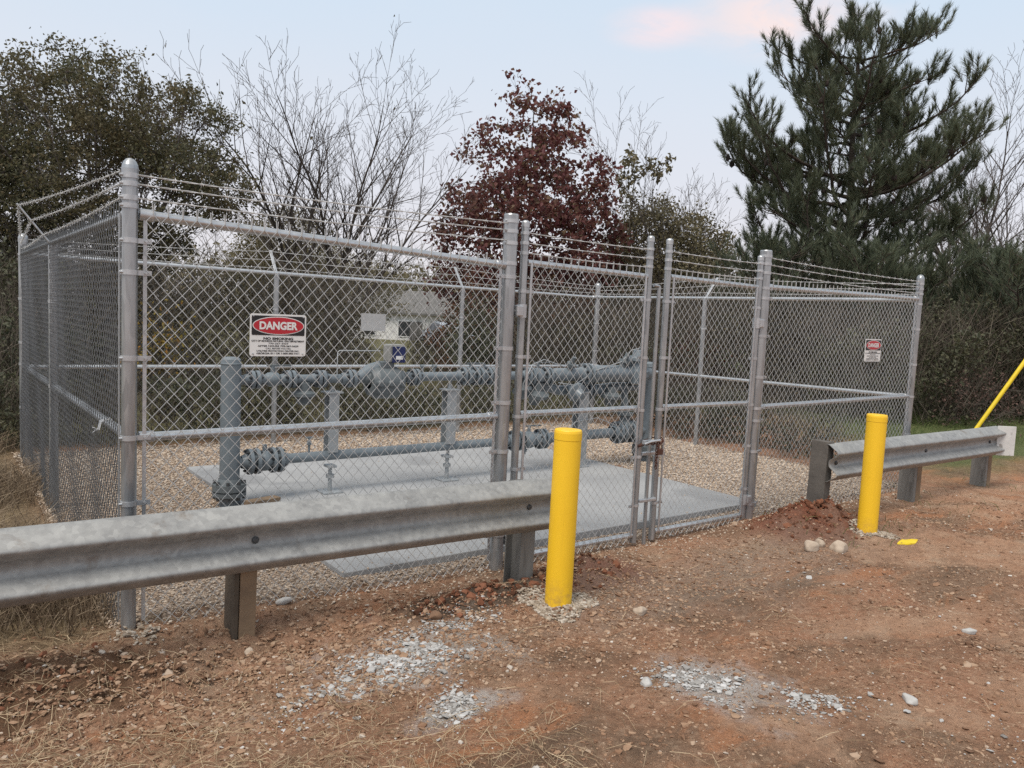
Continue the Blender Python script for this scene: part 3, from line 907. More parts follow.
def rrect(w_, h_, r, n=5):
    out = []
    for cx, cy, a0 in ((w_ / 2 - r, h_ / 2 - r, 0), (-w_ / 2 + r, h_ / 2 - r, PI / 2), (-w_ / 2 + r, -h_ / 2 + r, PI), (w_ / 2 - r, -h_ / 2 + r, 1.5 * PI)):
        for i in range(n + 1):
            a = a0 + PI / 2 * i / n; out.append((cx + r * math.cos(a), cy + r * math.sin(a)))
    return out


def flat(mb, outline, y, cx=0, cz=0, th=0.0):
    n = len(outline)
    fr = [(cx + u, y, cz + v) for u, v in outline]
    mb.add(fr, [tuple(range(n))])
    if th:
        bk = [(cx + u, y + th, cz + v) for u, v in outline]
        mb.add(fr + bk, [(i, i + n, (i + 1) % n + n, (i + 1) % n) for i in range(n)])
        mb.add(bk, [tuple(range(n - 1, -1, -1))])


def ellipse(rx, rz, n=48):
    return [(rx * math.cos(2 * PI * i / n), rz * math.sin(2 * PI * i / n)) for i in range(n)]


def danger_sign(loc, label):
    S = thing('danger_sign', loc, label, 'sign', 'danger signs on the front fence')
    w_, h_ = .282, .207
    mb = MB(); flat(mb, rrect(w_, h_, .012), 0, 0, 0, .0025); mb.build('sign_plate', M_WHITE, S)
    mb = MB(); flat(mb, rrect(w_ - .016, .095, .006), -.0012, 0, .047); mb.build('black_field', M_BLACK, S)
    mb = MB(); flat(mb, ellipse(.130, .0445), -.0022, 0, .047); mb.build('oval_border', M_WHITE, S)
    mb = MB(); flat(mb, ellipse(.1255, .0405), -.0032, 0, .047); mb.build('red_oval', M_RED, S)
    mb = MB(); v, f = text_into('DANGER', 0, .047, .040, .192, -.0042, .042); mb.add(v, f); mb.build('danger_lettering', M_WHITE, S)
    mb = MB()
    z = -.0165
    for body, hh, wd, wt in (('NO SMOKING', .0125, .150, .045), ('CITY OF MONROE NATURAL GAS DEPARTMENT', .0088, .266, .035), ('770-267-3429', .0080, .10, .02),
                             ('AFTER HOURS 770-267-3429', .0088, .205, .035), ('CALL BEFORE YOU DIG', .0080, .125, .02), ('UTILITIES PROTECTION CENTER INC.', .0080, .215, .035), ('GEORGIA 811 OR 1-800-282-7411', .0088, .215, .035)):
        v, f = text_into(body, 0, z, hh, wd, -.0012, wt); mb.add(v, f); z -= .0122
    mb.build('small_lettering', M_BLACK, S)
    for bx, bz in ((-.125, .092), (.125, .092), (-.125, -.092), (.125, -.092)):
        mb = MB(); mb.lathe((bx, -.001, bz), (0, -1, 0), [(0, .004), (.003, .004), (.004, 0)], 8); mb.build('rivet', M_FIT, S)
    return S


danger_sign((.664, -.040, 1.398), 'white DANGER sign with red oval on the left front panel above the guardrail')
s2 = danger_sign((6.285, -.040, 1.386), 'small far DANGER sign on the right front panel above the right bollard')
B_ = thing('sign_back', (3.53, FY - .02, 1.40), 'blank pale back of a rectangular sign on the back fence', 'sign')
mb = MB(); mb.box((0, 0, 0), (.32, .004, .205), 0, 0); mb.build('sign_plate', mat_plain('bare_aluminium', (.52, .52, .51), (.45, .45, .44), .45, .3), B_)
mb = MB()
for sx in (-1, 1): mb.tube([(sx * .13, -.002, .09), (sx * .13, -.012, .09), (sx * .13, .045, .075)], .002, 5)
mb.build('wire_tie', M_FIT, B_)


# ------------------------------------------------------------------ guardrails
def wbeam(parent, x0, x1, y, zc, flare=None):
    """W profile 312 mm high, 83 mm deep, bulges facing -Y"""
    prof = [(-.030, .156), (-.018, .153), (-.004, .148), (.006, .140), (.060, .106), (.072, .094), (.074, .086), (.072, .078), (.060, .066), (.010, .034), (0, .020), (-.002, 0)]
    prof = prof + [(d, -z) for d, z in prof[-2::-1]]
    th = .0045
    n = len(prof)
    mb = MB(); xs = np.linspace(x0, x1, 26)
    for side in (0, 1):
        vs = []
        for x in xs:
            dy = .0025 * math.sin(x * 2.1) + .0015 * math.sin(x * 7); dz = .003 * math.sin(x * 1.3 + 1)
            for d, z in prof:
                vs.append((x, y - d + dy + (th if side else 0), zc + z + dz))
        k = len(xs)
        fs = [(i * n + j, i * n + j + 1, (i + 1) * n + j + 1, (i + 1) * n + j) for i in range(k - 1) for j in range(n - 1)]
        mb.add(vs, fs, True)
        if side == 0: fr = vs
    for e in (0, len(xs) - 1):
        A = fr[e * n:(e + 1) * n]; Bk = [(p[0], p[1] + th, p[2]) for p in A]
        mb.add(A + Bk, [(j, j + 1, n + j + 1, n + j) for j in range(n - 1)])
    for j in (0, n - 1):
        A = [fr[i * n + j] for i in range(len(xs))]; Bk = [(p[0], p[1] + th, p[2]) for p in A]
        mb.add(A + Bk, [(i, i + 1, len(xs) + i + 1, len(xs) + i) for i in range(len(xs) - 1)])
    return mb.build('beam', M_BEAM, parent)


def ipost(parent, x, y, z1, mats, name='post', lean=0.0, label=None):
    """steel I section 150 x 100, flanges facing the road"""
    mb = MB(); h = z1 + .35; zc = z1 / 2 - .175
    mb.box((0, -.072, zc), (.10, .007, h)); mb.box((0, .072, zc), (.10, .007, h)); mb.box((0, 0, zc), (.006, .137, h))
    o = mb.build(name, mats, parent, (x, y, 0)); o.rotation_euler = (0, lean, 0)
    if label: o['label'] = label
    return o


def bolts(parent, pts, y):
    for x, z in pts:
        mb = MB(); mb.lathe((x, y, z), (0, -1, 0), [(0, .017), (.004, .016), (.009, .010), (.010, 0)], 12); mb.build('bolt', M_BOLT, parent)


GY = -.355
GL = thing('guardrail', (.45, GY + .08, -.013), 'long weathered guardrail in the left foreground passing before the corner post', 'guardrail', 'guardrails')
GL.rotation_euler = (0, .0155, 0)
wbeam(GL, -5.4, 1.84, -.085, .492)
bolts(GL, [(.0, .492), (1.585, .492), (1.72, .585), (1.72, .40), (-1.9, .492), (-.02, .585)], -.087)
# timber faced first post
mb = MB(); mb.box((0.012, .035, .10), (.078, .13, 1.0), 0, .006); o = mb.build('post', M_RUSTPOST, GL, (-.02, -.01, 0)); o['label'] = 'brown clay stained post'
mb = MB(); mb.box((-.042, .04, .12), (.022, .14, .98), 0, .004); mb.build('channel', M_DARKT, o)
ipost(GL, 1.60, .0, .62, M_GPOST)
ipost(GL, -1.9, .0, .62, M_GPOST); ipost(GL, -3.8, .0, .62, M_GPOST)

GR = thing('guardrail', (5.09, -.30, -.02), 'short guardrail on the right with a white end plate', 'guardrail', 'guardrails')
wbeam(GR, .0, 3.20, -.10, .497)
bolts(GR, [(.10, .497), (1.62, .497), (3.0, .497)], -.102)
mb = MB(); mb.box((0.03, .0, .15), (.09, .15, 1.04), 0, .006); o = mb.build('post', mat_plain('dark_weathered_timber', (.14, .125, .11), (.08, .072, .064), .85, 0, 7, .004), GR, (.0, .0, 0)); o['label'] = 'dark weathered square end post'
o.rotation_euler = (0, math.radians(2), 0)
for x in (1.62, 3.16):
    mb = MB(); mb.box((-.048, .02, .05), (.045, .15, .80), 0, .004); o = mb.build('post', M_GPOST, GR, (x, 0, 0))
    mb = MB(); mb.box((.018, .02, .04), (.085, .152, .79), 0, .004); mb.build('timber_block', M_RUSTPOST, o)
mb = MB(); mb.box((3.21, -.17, .505), (.014, .19, .31), math.radians(52), .003)
mb.build('end_plate', mat_plain('scuffed_white_plate', (.66, .66, .64), (.52, .52, .50), .55, 0, 9, 0, ((.30, .29, .27), 16, .62)), GR)


# ------------------------------------------------------------------ bollards
nt = M_YEL.node_tree; b = nt.nodes['Principled BSDF']
tc = N(nt, 'ShaderNodeTexCoord').outputs['Object']; sz_n = N(nt, 'ShaderNodeSeparateXYZ'); nt.links.new(tc, sz_n.inputs[0])
n1 = noise(nt, tc, 26, 5, .7); mr = N(nt, 'ShaderNodeMapRange'); mr.inputs[1].default_value = .17; mr.inputs[2].default_value = -.02; nt.links.new(sz_n.outputs[2], mr.inputs[0])
mud = math_n(nt, 'MULTIPLY', mr.outputs[0], ramp(nt, n1, [(.42, (0, 0, 0)), (.62, (1, 1, 1))]), True)
mp = N(nt, 'ShaderNodeMapping'); mp.inputs['Scale'].default_value = (30, 30, 2.2); nt.links.new(tc, mp.inputs[0])
scf = ramp(nt, noise(nt, mp.outputs[0], 1.0, 5, .7), [(.60, (0, 0, 0)), (.72, (1, 1, 1))])
old = b.inputs['Base Color'].links[0].from_socket
c = mixc(nt, math_n(nt, 'MULTIPLY', scf, .16), old, (.55, .33, .03)); c = mixc(nt, math_n(nt, 'MULTIPLY', mud, .6), c, (.30, .17, .09))
nt.links.new(c, b.inputs['Base Color'])

def bollard(name, loc, h, r, label, lean):
    Bo = thing(name, loc, label, 'bollard', 'yellow bollards before the gates')
    Bo.rotation_euler = (0, lean, 0)
    mb = MB(); prof = [(-.25, r), (h - .012, r), (h - .004, r * .985), (h, r * .93)]
    mb.lathe((0, 0, 0), (0, 0, 1), prof, 40); mb.build('sleeve', M_YEL, Bo)
    mb = MB(); mb.lathe((0, 0, h - .055), (0, 0, 1), [(0, r), (.003, r + .0018), (.04, r + .0018), (.052, r * .99), (.0555, r * .95), (.057, r * .6), (.0575, 0)], 40)
    mb.build('sleeve_cap', M_YEL, Bo)
    return Bo


bollard('bollard', (2.009, -.692, .0), .955, .0735, 'taller looking yellow bollard standing at the end of the left guardrail', math.radians(.6))
bollard('bollard', (5.09, -.757, -.02), .945, .0735, 'yellow bollard standing before the right guardrail and the small danger sign', math.radians(.3))
mb = MB(); nn = 22
ol = [(.13 * (1 + .18 * math.sin(3 * a + 1)) * math.cos(a),   .05 * (1 + .2 * math.sin(2 * a)) * math.sin(a)) for a in np.linspace(0, 2 * PI, nn, endpoint=False)]
pc = (5.19, -1.03)
top = [(pc[0] + u, pc[1] + v, float(gz(pc[0] + u, pc[1] + v)) + .006) for u, v in ol]
mid = (pc[0], pc[1], float(gz(*pc)) + .010)
mb.add(top + [mid], [(i, (i + 1) % nn, nn) for i in range(nn)], True)
mb.add([(p[0], p[1], p[2] - .03) for p in top] + top, [(i, (i + 1) % nn, nn + (i + 1) % nn, nn + i) for i in range(nn)])
tag(mb.build('paint_spill', M_YELGUY), 'flat patch of yellow paint on the ground right of the right bollard', 'paint')

# ------------------------------------------------------------------ rocks one can pick up
M_ROCKW = mat_plain('pale_rock', (.52, .43, .34), (.36, .28, .21), .85, 0, 9, .004)
M_ROCKG = mat_plain('grey_white_rock', (.52, .51, .49), (.38, .37, .35), .85, 0, 9, .004)
M_ROCKB = mat_plain('brown_rock', (.24, .14, .085), (.15, .085, .05), .9, 0, 9, .004)


def rock(x, y, sx, sy, sz_, rz, mat, label, seed):
    r = random.Random(seed); bm = bmesh.new(); bmesh.ops.create_icosphere(bm, subdivisions=3, radius=.5)
    ph = [r.uniform(0, 6) for _ in range(6)]
    cuts = [(Vector((r.uniform(-1, 1), r.uniform(-1, 1), r.uniform(-.3, 1))).normalized(), r.uniform(.28, .42)) for _ in range(7)]
    for v in bm.verts:
        c = v.co
        for nrm, d in cuts:
            t = c.dot(nrm)
            if t > d: c -= nrm * (t - d) * .85
        c *= 1 + .07 * math.sin(c.x * 9 + ph[0]) + .06 * math.sin(c.y * 11 + ph[1]) + .04 * math.sin(c.z * 19 + ph[2])
        v.co = Vector((c.x * sx, c.y * sy, c.z * sz_))
    bm.verts.index_update(); mb = MB(); mb.add([v.co[:] for v in bm.verts], [[v.index for v in f.verts] for f in bm.faces], True); bm.free()
    o = mb.build('rock', mat, None, (x, y, float(gz(x, y)) + sz_ * .22)); o.rotation_euler = (0, 0, rz)
    return tag(o, label, 'rock')


rock(4.31, -.77, .15, .11, .10, .5, M_ROCKW, 'long pale rock on the left of the trio below the red dirt pile', 1)
rock(4.45, -.75, .09, .07, .07, 1.2, M_ROCKW, 'smallest middle pale rock of the trio below the red dirt pile', 2)
rock(4.50, -.87, .15, .11, .11, 2.4, M_ROCKW, 'rounded pale rock on the right of the trio below the red dirt pile', 3)
rock(4.44, -.98, .07, .05, .04, .3, M_ROCKB, 'small dark brown stone just before the pale rock trio', 4)
rock(1.72, -1.62, .075, .06, .045, .3, M_ROCKG, 'angular pale rock left of the right crushed rock patch', 5)
rock(2.56, -2.33, .075, .055, .045, .9, M_ROCKG, 'white oval stone low in the right foreground clay', 6)
rock(3.62, -2.12, .085, .06, .045, 2.2, M_ROCKG, 'white stone alone on the clay far to the right', 7)
rock(1.33, -.52, .11, .07, .05, .6, M_ROCKB, 'flat orange brown rock beside the first guardrail end post', 8)
rock(.41, -.44, .06, .05, .045, 1.1, M_ROCKW, 'pale stone at the foot of the brown guardrail post', 9)
rock(.72, -.04, .10, .06, .04, .2, M_ROCKG, 'white flat stone under the mesh below the left danger sign', 10)
rock(2.35, -.98, .085, .07, .055, .2, M_ROCKW, 'tan stone on the clay right of the left bollard', 11)
rock(7.6, .15, .20, .13, .10, .4, M_ROCKG, 'white rock on the ground behind the right guardrail nearest the fence', 12)
rock(8.0, .35, .16, .13, .09, 1.4, M_ROCKG, 'pale rock behind the right guardrail beside the white plate', 13)

# ------------------------------------------------------------------ gas piping
PT = 2.087
GP = thing('gas_pipe_manifold', (1.095, PT, 0), 'blue grey gas metering pipework with two risers over the concrete slab', 'pipework')


def P_(s, y, z): return (s - 1.095, y - PT, z)


def gpart(name, fn, mat=M_GREY, parent=GP):
    mb = MB(); fn(mb); return mb.build(name, mat, parent)


def flange(s, z, r, y=PT, pr=.05, bl=8, gap=.05, parent=GP):
    """a bolted pair of flanges on a pipe running along X"""
    w_ = .026
    o = gpart('flange', lambda m: (m.lathe(P_(s - gap / 2 - w_, y, z), (1, 0, 0), [(-.05, pr * 1.05), (-.01, pr * 1.35), (0, r * .72), (0, r), (w_, r), (w_, pr)], 20),
                                   m.lathe(P_(s + gap / 2 + w_, y, z), (-1, 0, 0), [(-.05, pr * 1.05), (-.01, pr * 1.35), (0, r * .72), (0, r), (w_, r), (w_, pr)], 20),
                                   m.tube([P_(s - gap, y, z), P_(s + gap, y, z)], r * .62, 14)), M_GREY, parent)

    def bl_(m):
        for i in range(bl):
            a = 2 * PI * (i + .5) / bl; q = (math.cos(a) * r * .82, math.sin(a) * r * .82)
            m.tube([P_(s - gap / 2 - w_ - .022, y + q[0], z + q[1]), P_(s + gap / 2 + w_ + .022, y + q[0], z + q[1])], .008, 6)
            for e in (-1, 1):
                m.tube([P_(s + e * (gap / 2 + w_), y + q[0], z + q[1]), P_(s + e * (gap / 2 + w_ + .012), y + q[0], z + q[1])], .014, 6)
    gpart('bolt_set', bl_, M_BOLT, o)
    return o


def riser(s, y, h, r):
    o = gpart('riser_pipe', lambda m: m.lathe(P_(s, y, 0), (0, 0, 1), [(-.1, r), (h - .045, r), (h - .02, r * .94), (h - .004, r * .7), (h, 0)], 32))
    gpart('weld_bead', lambda m: m.lathe(P_(s, y, h - .06), (0, 0, 1), [(0, r), (.004, r + .004), (.01, r + .004), (.014, r)], 32), M_GREY, o)
    f = gpart('base_flange', lambda m: (m.lathe(P_(s, y, .10), (0, 0, 1), [(0, r * .9), (0, r * 1.68), (.03, r * 1.68), (.03, r * 1.1)], 32),
                                        m.lathe(P_(s, y, .16), (0, 0, 1), [(-.02, r * 1.1), (-.02, r * 1.68), (.03, r * 1.68), (.032, r * 1.25), (.07, r * 1.02)], 32),
                                        m.tube([P_(s, y, .12), P_(s, y, .15)], r * 1.4, 20)), M_GREYD, o)

    def bb(m):
        for i in range(8):
            a = 2 * PI * (i + .5) / 8
            m.tube([P_(s + math.cos(a) * r * 1.45, y + math.sin(a) * r * 1.45, .075), P_(s + math.cos(a) * r * 1.45, y + math.sin(a) * r * 1.45, .215)], .013, 6)
    gpart('bolt_set', bb, M_BOLT, f)
    return o


riser(1.095, PT, 1.15, .073)
riser(5.62, PT + .03, 1.12, .080)
ZU, ZL = .975, .345
# upper line
gpart('upper_pipe', lambda m: m.tube([P_(1.15, PT, ZU), P_(2.20, PT, ZU)], .036, 16))
gpart('upper_pipe', lambda m: m.tube([P_(2.55, PT, ZU + .01), P_(3.98, PT, ZU + .01)], .040, 16))
for s in (1.27, 1.55, 1.80): flange(s, ZU, .070, PT, .036, 8, .014)


def ballv(s, z, r, y=PT, handle=True):
    o = gpart('valve', lambda m: (m.lathe(P_(s - .06, y, z), (1, 0, 0), [(0, r * .6), (.02, r * .9), (.05, r), (.07, r), (.10, r * .9), (.12, r * .6)], 18),
                                  m.tube([P_(s, y, z), P_(s, y, z + r + .045)], .017, 10)), M_GREY)
    if handle: gpart('handle', lambda m: (m.box(P_(s + .05, y, z + r + .05), (.19, .022, .012), 0, .003),), M_GREYD, o)
    return o


ballv(1.41, ZU, .058); ballv(1.36, ZL, .08, PT, False)
# drip pot / filter under the line
gpart('filter_body', lambda m: m.lathe(P_(1.665, PT, ZU - .02), (0, 0, -1), [(0, .05), (.07, .055), (.09, .095), (.115, .095), (.12, .06), (.17, .055), (.185, .03), (.19, 0)], 20), M_GREYD)
# rotary meter with index head
me_ = gpart('meter_body', lambda m: (m.lathe(P_(2.22, PT - .02, ZU - .035), (1, 0, 0), [(0, .05), (0, .105), (.03, .12), (.05, .135), (.24, .135), (.26, .12), (.29, .105), (.29, .05)], 26),
                                     m.tube([P_(2.16, PT, ZU), P_(2.25, PT, ZU + .01)], [.036, .075], 16), m.tube([P_(2.48, PT, ZU + .01), P_(2.58, PT, ZU + .01)], [.075, .04], 16)), M_GREYD)
gpart('meter_neck', lambda m: m.box(P_(2.37, PT - .02, ZU + .115), (.11, .11, .06), 0, .01), M_GREYD)
hd = gpart('index_head', lambda m: m.box(P_(2.440, PT - .03, ZU + .215), (.15, .12, .15), 0, .016), M_TANP)
gpart('display_face', lambda m: m.box(P_(2.452, PT - .096, ZU + .205), (.12, .014, .135), 0, .004), M_BLUE, hd)
gpart('display_label', lambda m: m.box(P_(2.452, PT - .105, ZU + .180), (.062, .004, .030)), M_WHITE, hd)
for k in range(3):
    gpart('meter_lug', lambda m: m.lathe(P_(2.26 + k * .1, PT - .16, ZU - .03), (0, -1, 0), [(-.03, .03), (0, .03), (.012, .022), (.012, 0)], 12), M_GREYD, me_)
gpart('transition_elbow', lambda m: m.tube([P_(2.08, PT, ZU + .0), P_(2.15, PT, ZU + .012), P_(2.24, PT, ZU + .075), P_(2.32, PT, ZU + .10)], [.04, .048, .05, .045], 14))
# conduit to the index
gpart('conduit', lambda m: m.tube([P_(1.93, PT - .03, ZU + .03), P_(1.93, PT - .03, ZU + .215), P_(1.945, PT - .03, ZU + .23), P_(2.31, PT - .03, ZU + .232)], .005, 8), M_STEEL)
for s in (2.74, 2.86): gpart('gauge_tap', lambda m: (m.tube([P_(s, PT, ZU + .03), P_(s, PT, ZU + .10)], .012, 8), m.tube([P_(s - .02, PT, ZU + .10), P_(s + .02, PT, ZU + .10)], .015, 8)))
for s in (3.18, 3.32, 3.46): flange(s, ZU + .01, .085, PT, .04, 8, .022)
ballv(3.25, ZU + .01, .066); ballv(3.39, ZU + .01, .066, PT, False)
# behind the gate: valve, big upper barrel, relief valve
for s in (3.92, 4.14): flange(s, ZU, .092, PT, .045, 8, .022)
ballv(4.03, ZU, .085)
gpart('barrel_pipe', lambda m: m.lathe(P_(4.20, PT, ZU + .015), (1, 0, 0), [(0, .045), (.06, .066), (.40, .066), (.44, .05)], 24))
flange(4.66, ZU + .015, .115, PT, .06, 8, .03)
gpart('barrel_pipe', lambda m: m.lathe(P_(4.72, PT, ZU + .02), (1, 0, 0), [(0, .06), (.02, .088), (.56, .088), (.60, .07), (.9, .07)], 26))
rv = gpart('relief_valve', lambda m: (m.lathe(P_(5.38, PT - .03, ZU - .10), (0, 0, 1), [(0, .05), (.02, .11), (.09, .125), (.15, .125), (.17, .09), (.24, .075), (.26, .115), (.29, .115), (.31, .07), (.37, .05), (.38, 0)], 24),
                                      m.tube([P_(5.20, PT - .02, ZU + .17), P_(5.36, PT - .02, ZU + .17)], .045, 14)), M_GREY)
gpart('sensing_line', lambda m: m.tube([P_(4.25, PT - .06, ZU - .06), P_(4.45, PT - .08, ZU - .085), P_(4.72, PT - .08, ZU + .06), P_(5.12, PT - .05, ZU + .15), P_(5.25, PT - .05, ZU + .27), P_(5.40, PT - .05, ZU + .30), P_(5.5, PT - .05, ZU + .20)], .0055, 8), M_STEEL)
gpart('regulator', lambda m: (m.lathe(P_(4.02, PT - .02, ZU - .12), (0, .35, -1), [(-.08, .05), (0, .06), (.03, .13), (.06, .13), (.08, .09), (.13, .05), (.16, .045), (.165, 0)], 22),), M_GREYD)
gpart('regulator', lambda m: (m.lathe(P_(3.86, PT + .02, ZU - .10), (0, -.3, -1), [(-.05, .04), (0, .05), (.02, .10), (.05, .10), (.07, .06), (.12, .03), (.12, 0)], 20),), M_GREYD)
# parallel bypass run behind
gpart('bypass_pipe', lambda m: m.tube([P_(4.05, PT + .02, ZU - .09), P_(4.2, PT + .04, ZU - .11), P_(4.35, PT + .07, ZU - .15), P_(4.95, PT + .08, ZU - .155), P_(5.1, PT + .08, ZU - .13), P_(5.62, PT + .07, ZU - .135)], [.04, .045, .05, .06, .05, .05], 16))
flange(4.78, ZU - .155, .10, PT + .08, .055, 8, .03)
gpart('regulator', lambda m: (m.lathe(P_(5.02, PT - .02, ZU - .17), (0, .1, -1), [(-.06, .05), (0, .06), (.03, .115), (.06, .115), (.08, .075), (.14, .05), (.15, 0)], 22),), M_GREYD)
gpart('vent_riser', lambda m: (m.tube([P_(3.10, PT + .10, -.0), P_(3.10, PT + .10, ZU - .05), P_(3.10, PT + .04, ZU)], .014, 8)), M_STEEL)
for s in (2.06, 2.66): flange(s, ZU + (.005 if s > 2.1 else 0), .074, PT, .04, 8, .014)
gpart('gauge', lambda m: (m.tube([P_(3.62, PT, ZU + .04), P_(3.62, PT, ZU + .12)], .009, 8), m.lathe(P_(3.62, PT + .02, ZU + .155), (0, -1, 0), [(0, .0), (0, .038), (.035, .038), (.04, .03), (.04, 0)], 16)), M_GREYD)
gpart('sensing_line', lambda m: m.tube([P_(3.86, PT - .05, ZU - .2), P_(3.80, PT - .08, ZU - .06), P_(3.9, PT - .08, ZU + .12), P_(4.05, PT - .07, ZU + .17), P_(4.3, PT - .08, ZU + .1)], .005, 8), M_STEEL)
gpart('valve_bonnet', lambda m: (m.lathe(P_(4.42, PT - .02, ZU + .06), (0, -.5, 1), [(0, .03), (.05, .03), (.05, .05), (.08, .05), (.08, .02), (.15, .02), (.15, 0)], 14)), M_GREYD)
gpart('valve_bonnet', lambda m: (m.lathe(P_(5.16, PT - .02, ZU + .09), (.3, -.2, 1), [(0, .04), (.05, .04), (.05, .065), (.08, .065), (.08, .025), (.16, .025), (.16, 0)], 14)), M_GREYD)
gpart('regulator', lambda m: (m.lathe(P_(4.48, PT - .04, ZU - .14), (0, -.8, -.3), [(-.05, .05), (0, .06), (.03, .10), (.06, .10), (.08, .06), (.14, .04), (.15, 0)], 20)), M_GREY)
# lower line
for s in (1.27, 1.45): flange(s, ZL, .100, PT, .045, 8, .028)
gpart('lower_pipe', lambda m: m.tube([P_(1.15, PT, ZL), P_(3.72, PT, ZL + .012)], .040, 16))
for s in (3.80, 4.12): flange(s, ZL + .012, .10, PT, .045, 8, .028)
ballv(3.96, ZL + .012, .085)
gpart('lower_pipe', lambda m: m.tube([P_(4.16, PT, ZL + .015), P_(5.60, PT + .02, ZL + .02)], .052, 16))
flange(5.18, ZL + .02, .12, PT, .06, 8, .03); flange(5.36, ZL + .02, .12, PT, .06, 8, .03)
gpart('cross_fitting', lambda m: (m.lathe(P_(5.27, PT, ZL - .02), (0, 0, 1), [(0, .05), (.02, .10), (.12, .10), (.16, .06), (.22, .05), (.22, .085), (.25, .085), (.25, 0)], 20),
                                  m.tube([P_(5.27, PT, ZL + .2), P_(5.27, PT + .04, ZU - .16)], .04, 14)), M_GREYD)
gpart('sensing_line', lambda m: m.tube([P_(4.35, PT - .05, ZL + .05), P_(4.5, PT - .06, ZL + .17), P_(4.8, PT - .06, ZL + .20), P_(5.1, PT - .06, ZL + .10)], .005, 8), M_STEEL)
gpart('needle_valve', lambda m: (m.tube([P_(1.72, PT, ZL), P_(1.72, PT, ZL + .16)], .010, 8), m.box(P_(1.72, PT, ZL + .115), (.03, .03, .035), 0, .004), m.tube([P_(1.69, PT, ZL + .16), P_(1.75, PT, ZL + .16)], .008, 6)))
gpart('drain_tap', lambda m: (m.tube([P_(3.92, PT, ZL), P_(3.92, PT, ZL - .13)], .011, 8), m.box(P_(3.92, PT, ZL - .09), (.035, .035, .03), 0, .004)))


def stand(s, y, h, wd, label, low):
    S = thing('pipe_support', (s, y, .043), label, 'pipe stand', 'galvanised pipe stands on the slab')
    mb = MB(); mb.box((0, 0, .006), (.17, .17, .012), 0, .002); mb.build('base_plate', M_STEEL, S)
    if low:
        mb = MB(); mb.tube([(0, 0, .012), (0, 0, .20)], .016, 10); mb.lathe((0, 0, .12), (0, 0, 1), [(0, .016), (0, .034), (.03, .034), (.03, .016)], 6); mb.build('screw_jack', M_STEEL, S)
        mb = MB(); mb.box((0, 0, .218), (.075, .10, .02), 0, .003); mb.build('lower_saddle', M_STEEL, S)
    mb = MB(); z0 = .335 if low else .012
    mb.box((0, -.046, (z0 + h) / 2), (wd, .008, h - z0)); mb.box((0, .046, (z0 + h) / 2), (wd, .008, h - z0)); mb.box((0, 0, (z0 + h) / 2), (.008, .084, h - z0))
    mb.build('column', M_STEEL, S)
    mb = MB(); mb.box((0, 0, h + .008), (.15, .12, .014), 0, .002); mb.tube([(0, 0, h + .014), (0, 0, h + .05)], .022, 10); mb.build('saddle', M_STEEL, S)
    return S


stand(1.905, PT, .815, .085, 'pipe stand nearest the left riser holding the conduit and jack', True)
stand(3.03, PT, .815, .095, 'pipe stand left of the thick gate post right of the meter', True)
stand(4.62, PT, .76, .13, 'widest pipe stand behind the left yellow bollard', False)
mb = MB(); mb.box((1.28, PT - .20, .075), (.26, .09, .045), .25, .004)
tag(mb.build('timber_offcut', M_WOOD), 'short brown wood offcut lying at the foot of the left riser', 'wood')
for i, (x, y, s_, lb) in enumerate(((5.05, 1.95, .14, 'larger dark clod of dirt on the gravel behind the right gate'), (5.75, 1.75, .09, 'smaller dark clod on the gravel behind the right gate'))):
    rock(x, y, s_ * 1.6, s_, s_ * .5, .4 + i, M_ROCKB, lb, 30 + i)


# ------------------------------------------------------------------ trees
def colonize(att, trunk, D, di, dk, iters=140, jit=.12, grav=0.0):
    """space colonisation; returns nodes, parents"""
    nodes = [np.array(p, float) for p in trunk]; par = [-1] + list(range(len(trunk) - 1))
    att = np.array(att); alive = np.ones(len(att), bool)
    best = np.full(len(att), 1e9); bi = np.zeros(len(att), int)

    def upd(k0):
        for k in range(k0, len(nodes)):
            d = np.linalg.norm(att - nodes[k], axis=1); mk = d < best
            best[mk] = d[mk]; bi[mk] = k
    upd(0)
    kids = {}
    for _ in range(iters):
        alive &= best > dk
        act = alive & (best < di)
        if not act.any(): break
        k0 = len(nodes); seen = set()
        idx = bi[act]; vec = att[act] - np.array(nodes)[idx]; vec /= np.linalg.norm(vec, axis=1, keepdims=True)
        order = np.argsort(idx, kind='stable'); idx = idx[order]; vec = vec[order]
        st = np.flatnonzero(np.r_[True, np.diff(idx) > 0]); sums = np.add.reduceat(vec, st, axis=0)
        for node, v in zip(idx[st], sums):
            v = v + rng.normal(0, jit, 3); v[2] += grav
            nrm = np.linalg.norm(v)
            if nrm < 1e-6: continue
            v = v / nrm
            if kids.get(node, 0) > 4: continue
            kids[node] = kids.get(node, 0) + 1
            nodes.append(nodes[node] + v * D); par.append(int(node))
        if len(nodes) == k0 or len(nodes) > 9000: break
        upd(k0)
    return np.array(nodes), np.array(par)


def skeleton(nodes, par, rt, expo=2.4, rmax=.25):
    n = len(nodes); acc = np.zeros(n); ch = [[] for _ in range(n)]
    for i in range(n - 1, 0, -1): ch[par[i]].append(i)
    for i in range(n - 1, -1, -1):
        if not ch[i]: acc[i] = rt ** expo
        if par[i] >= 0: acc[par[i]] += acc[i]
    return np.minimum(acc ** (1 / expo), rmax), ch


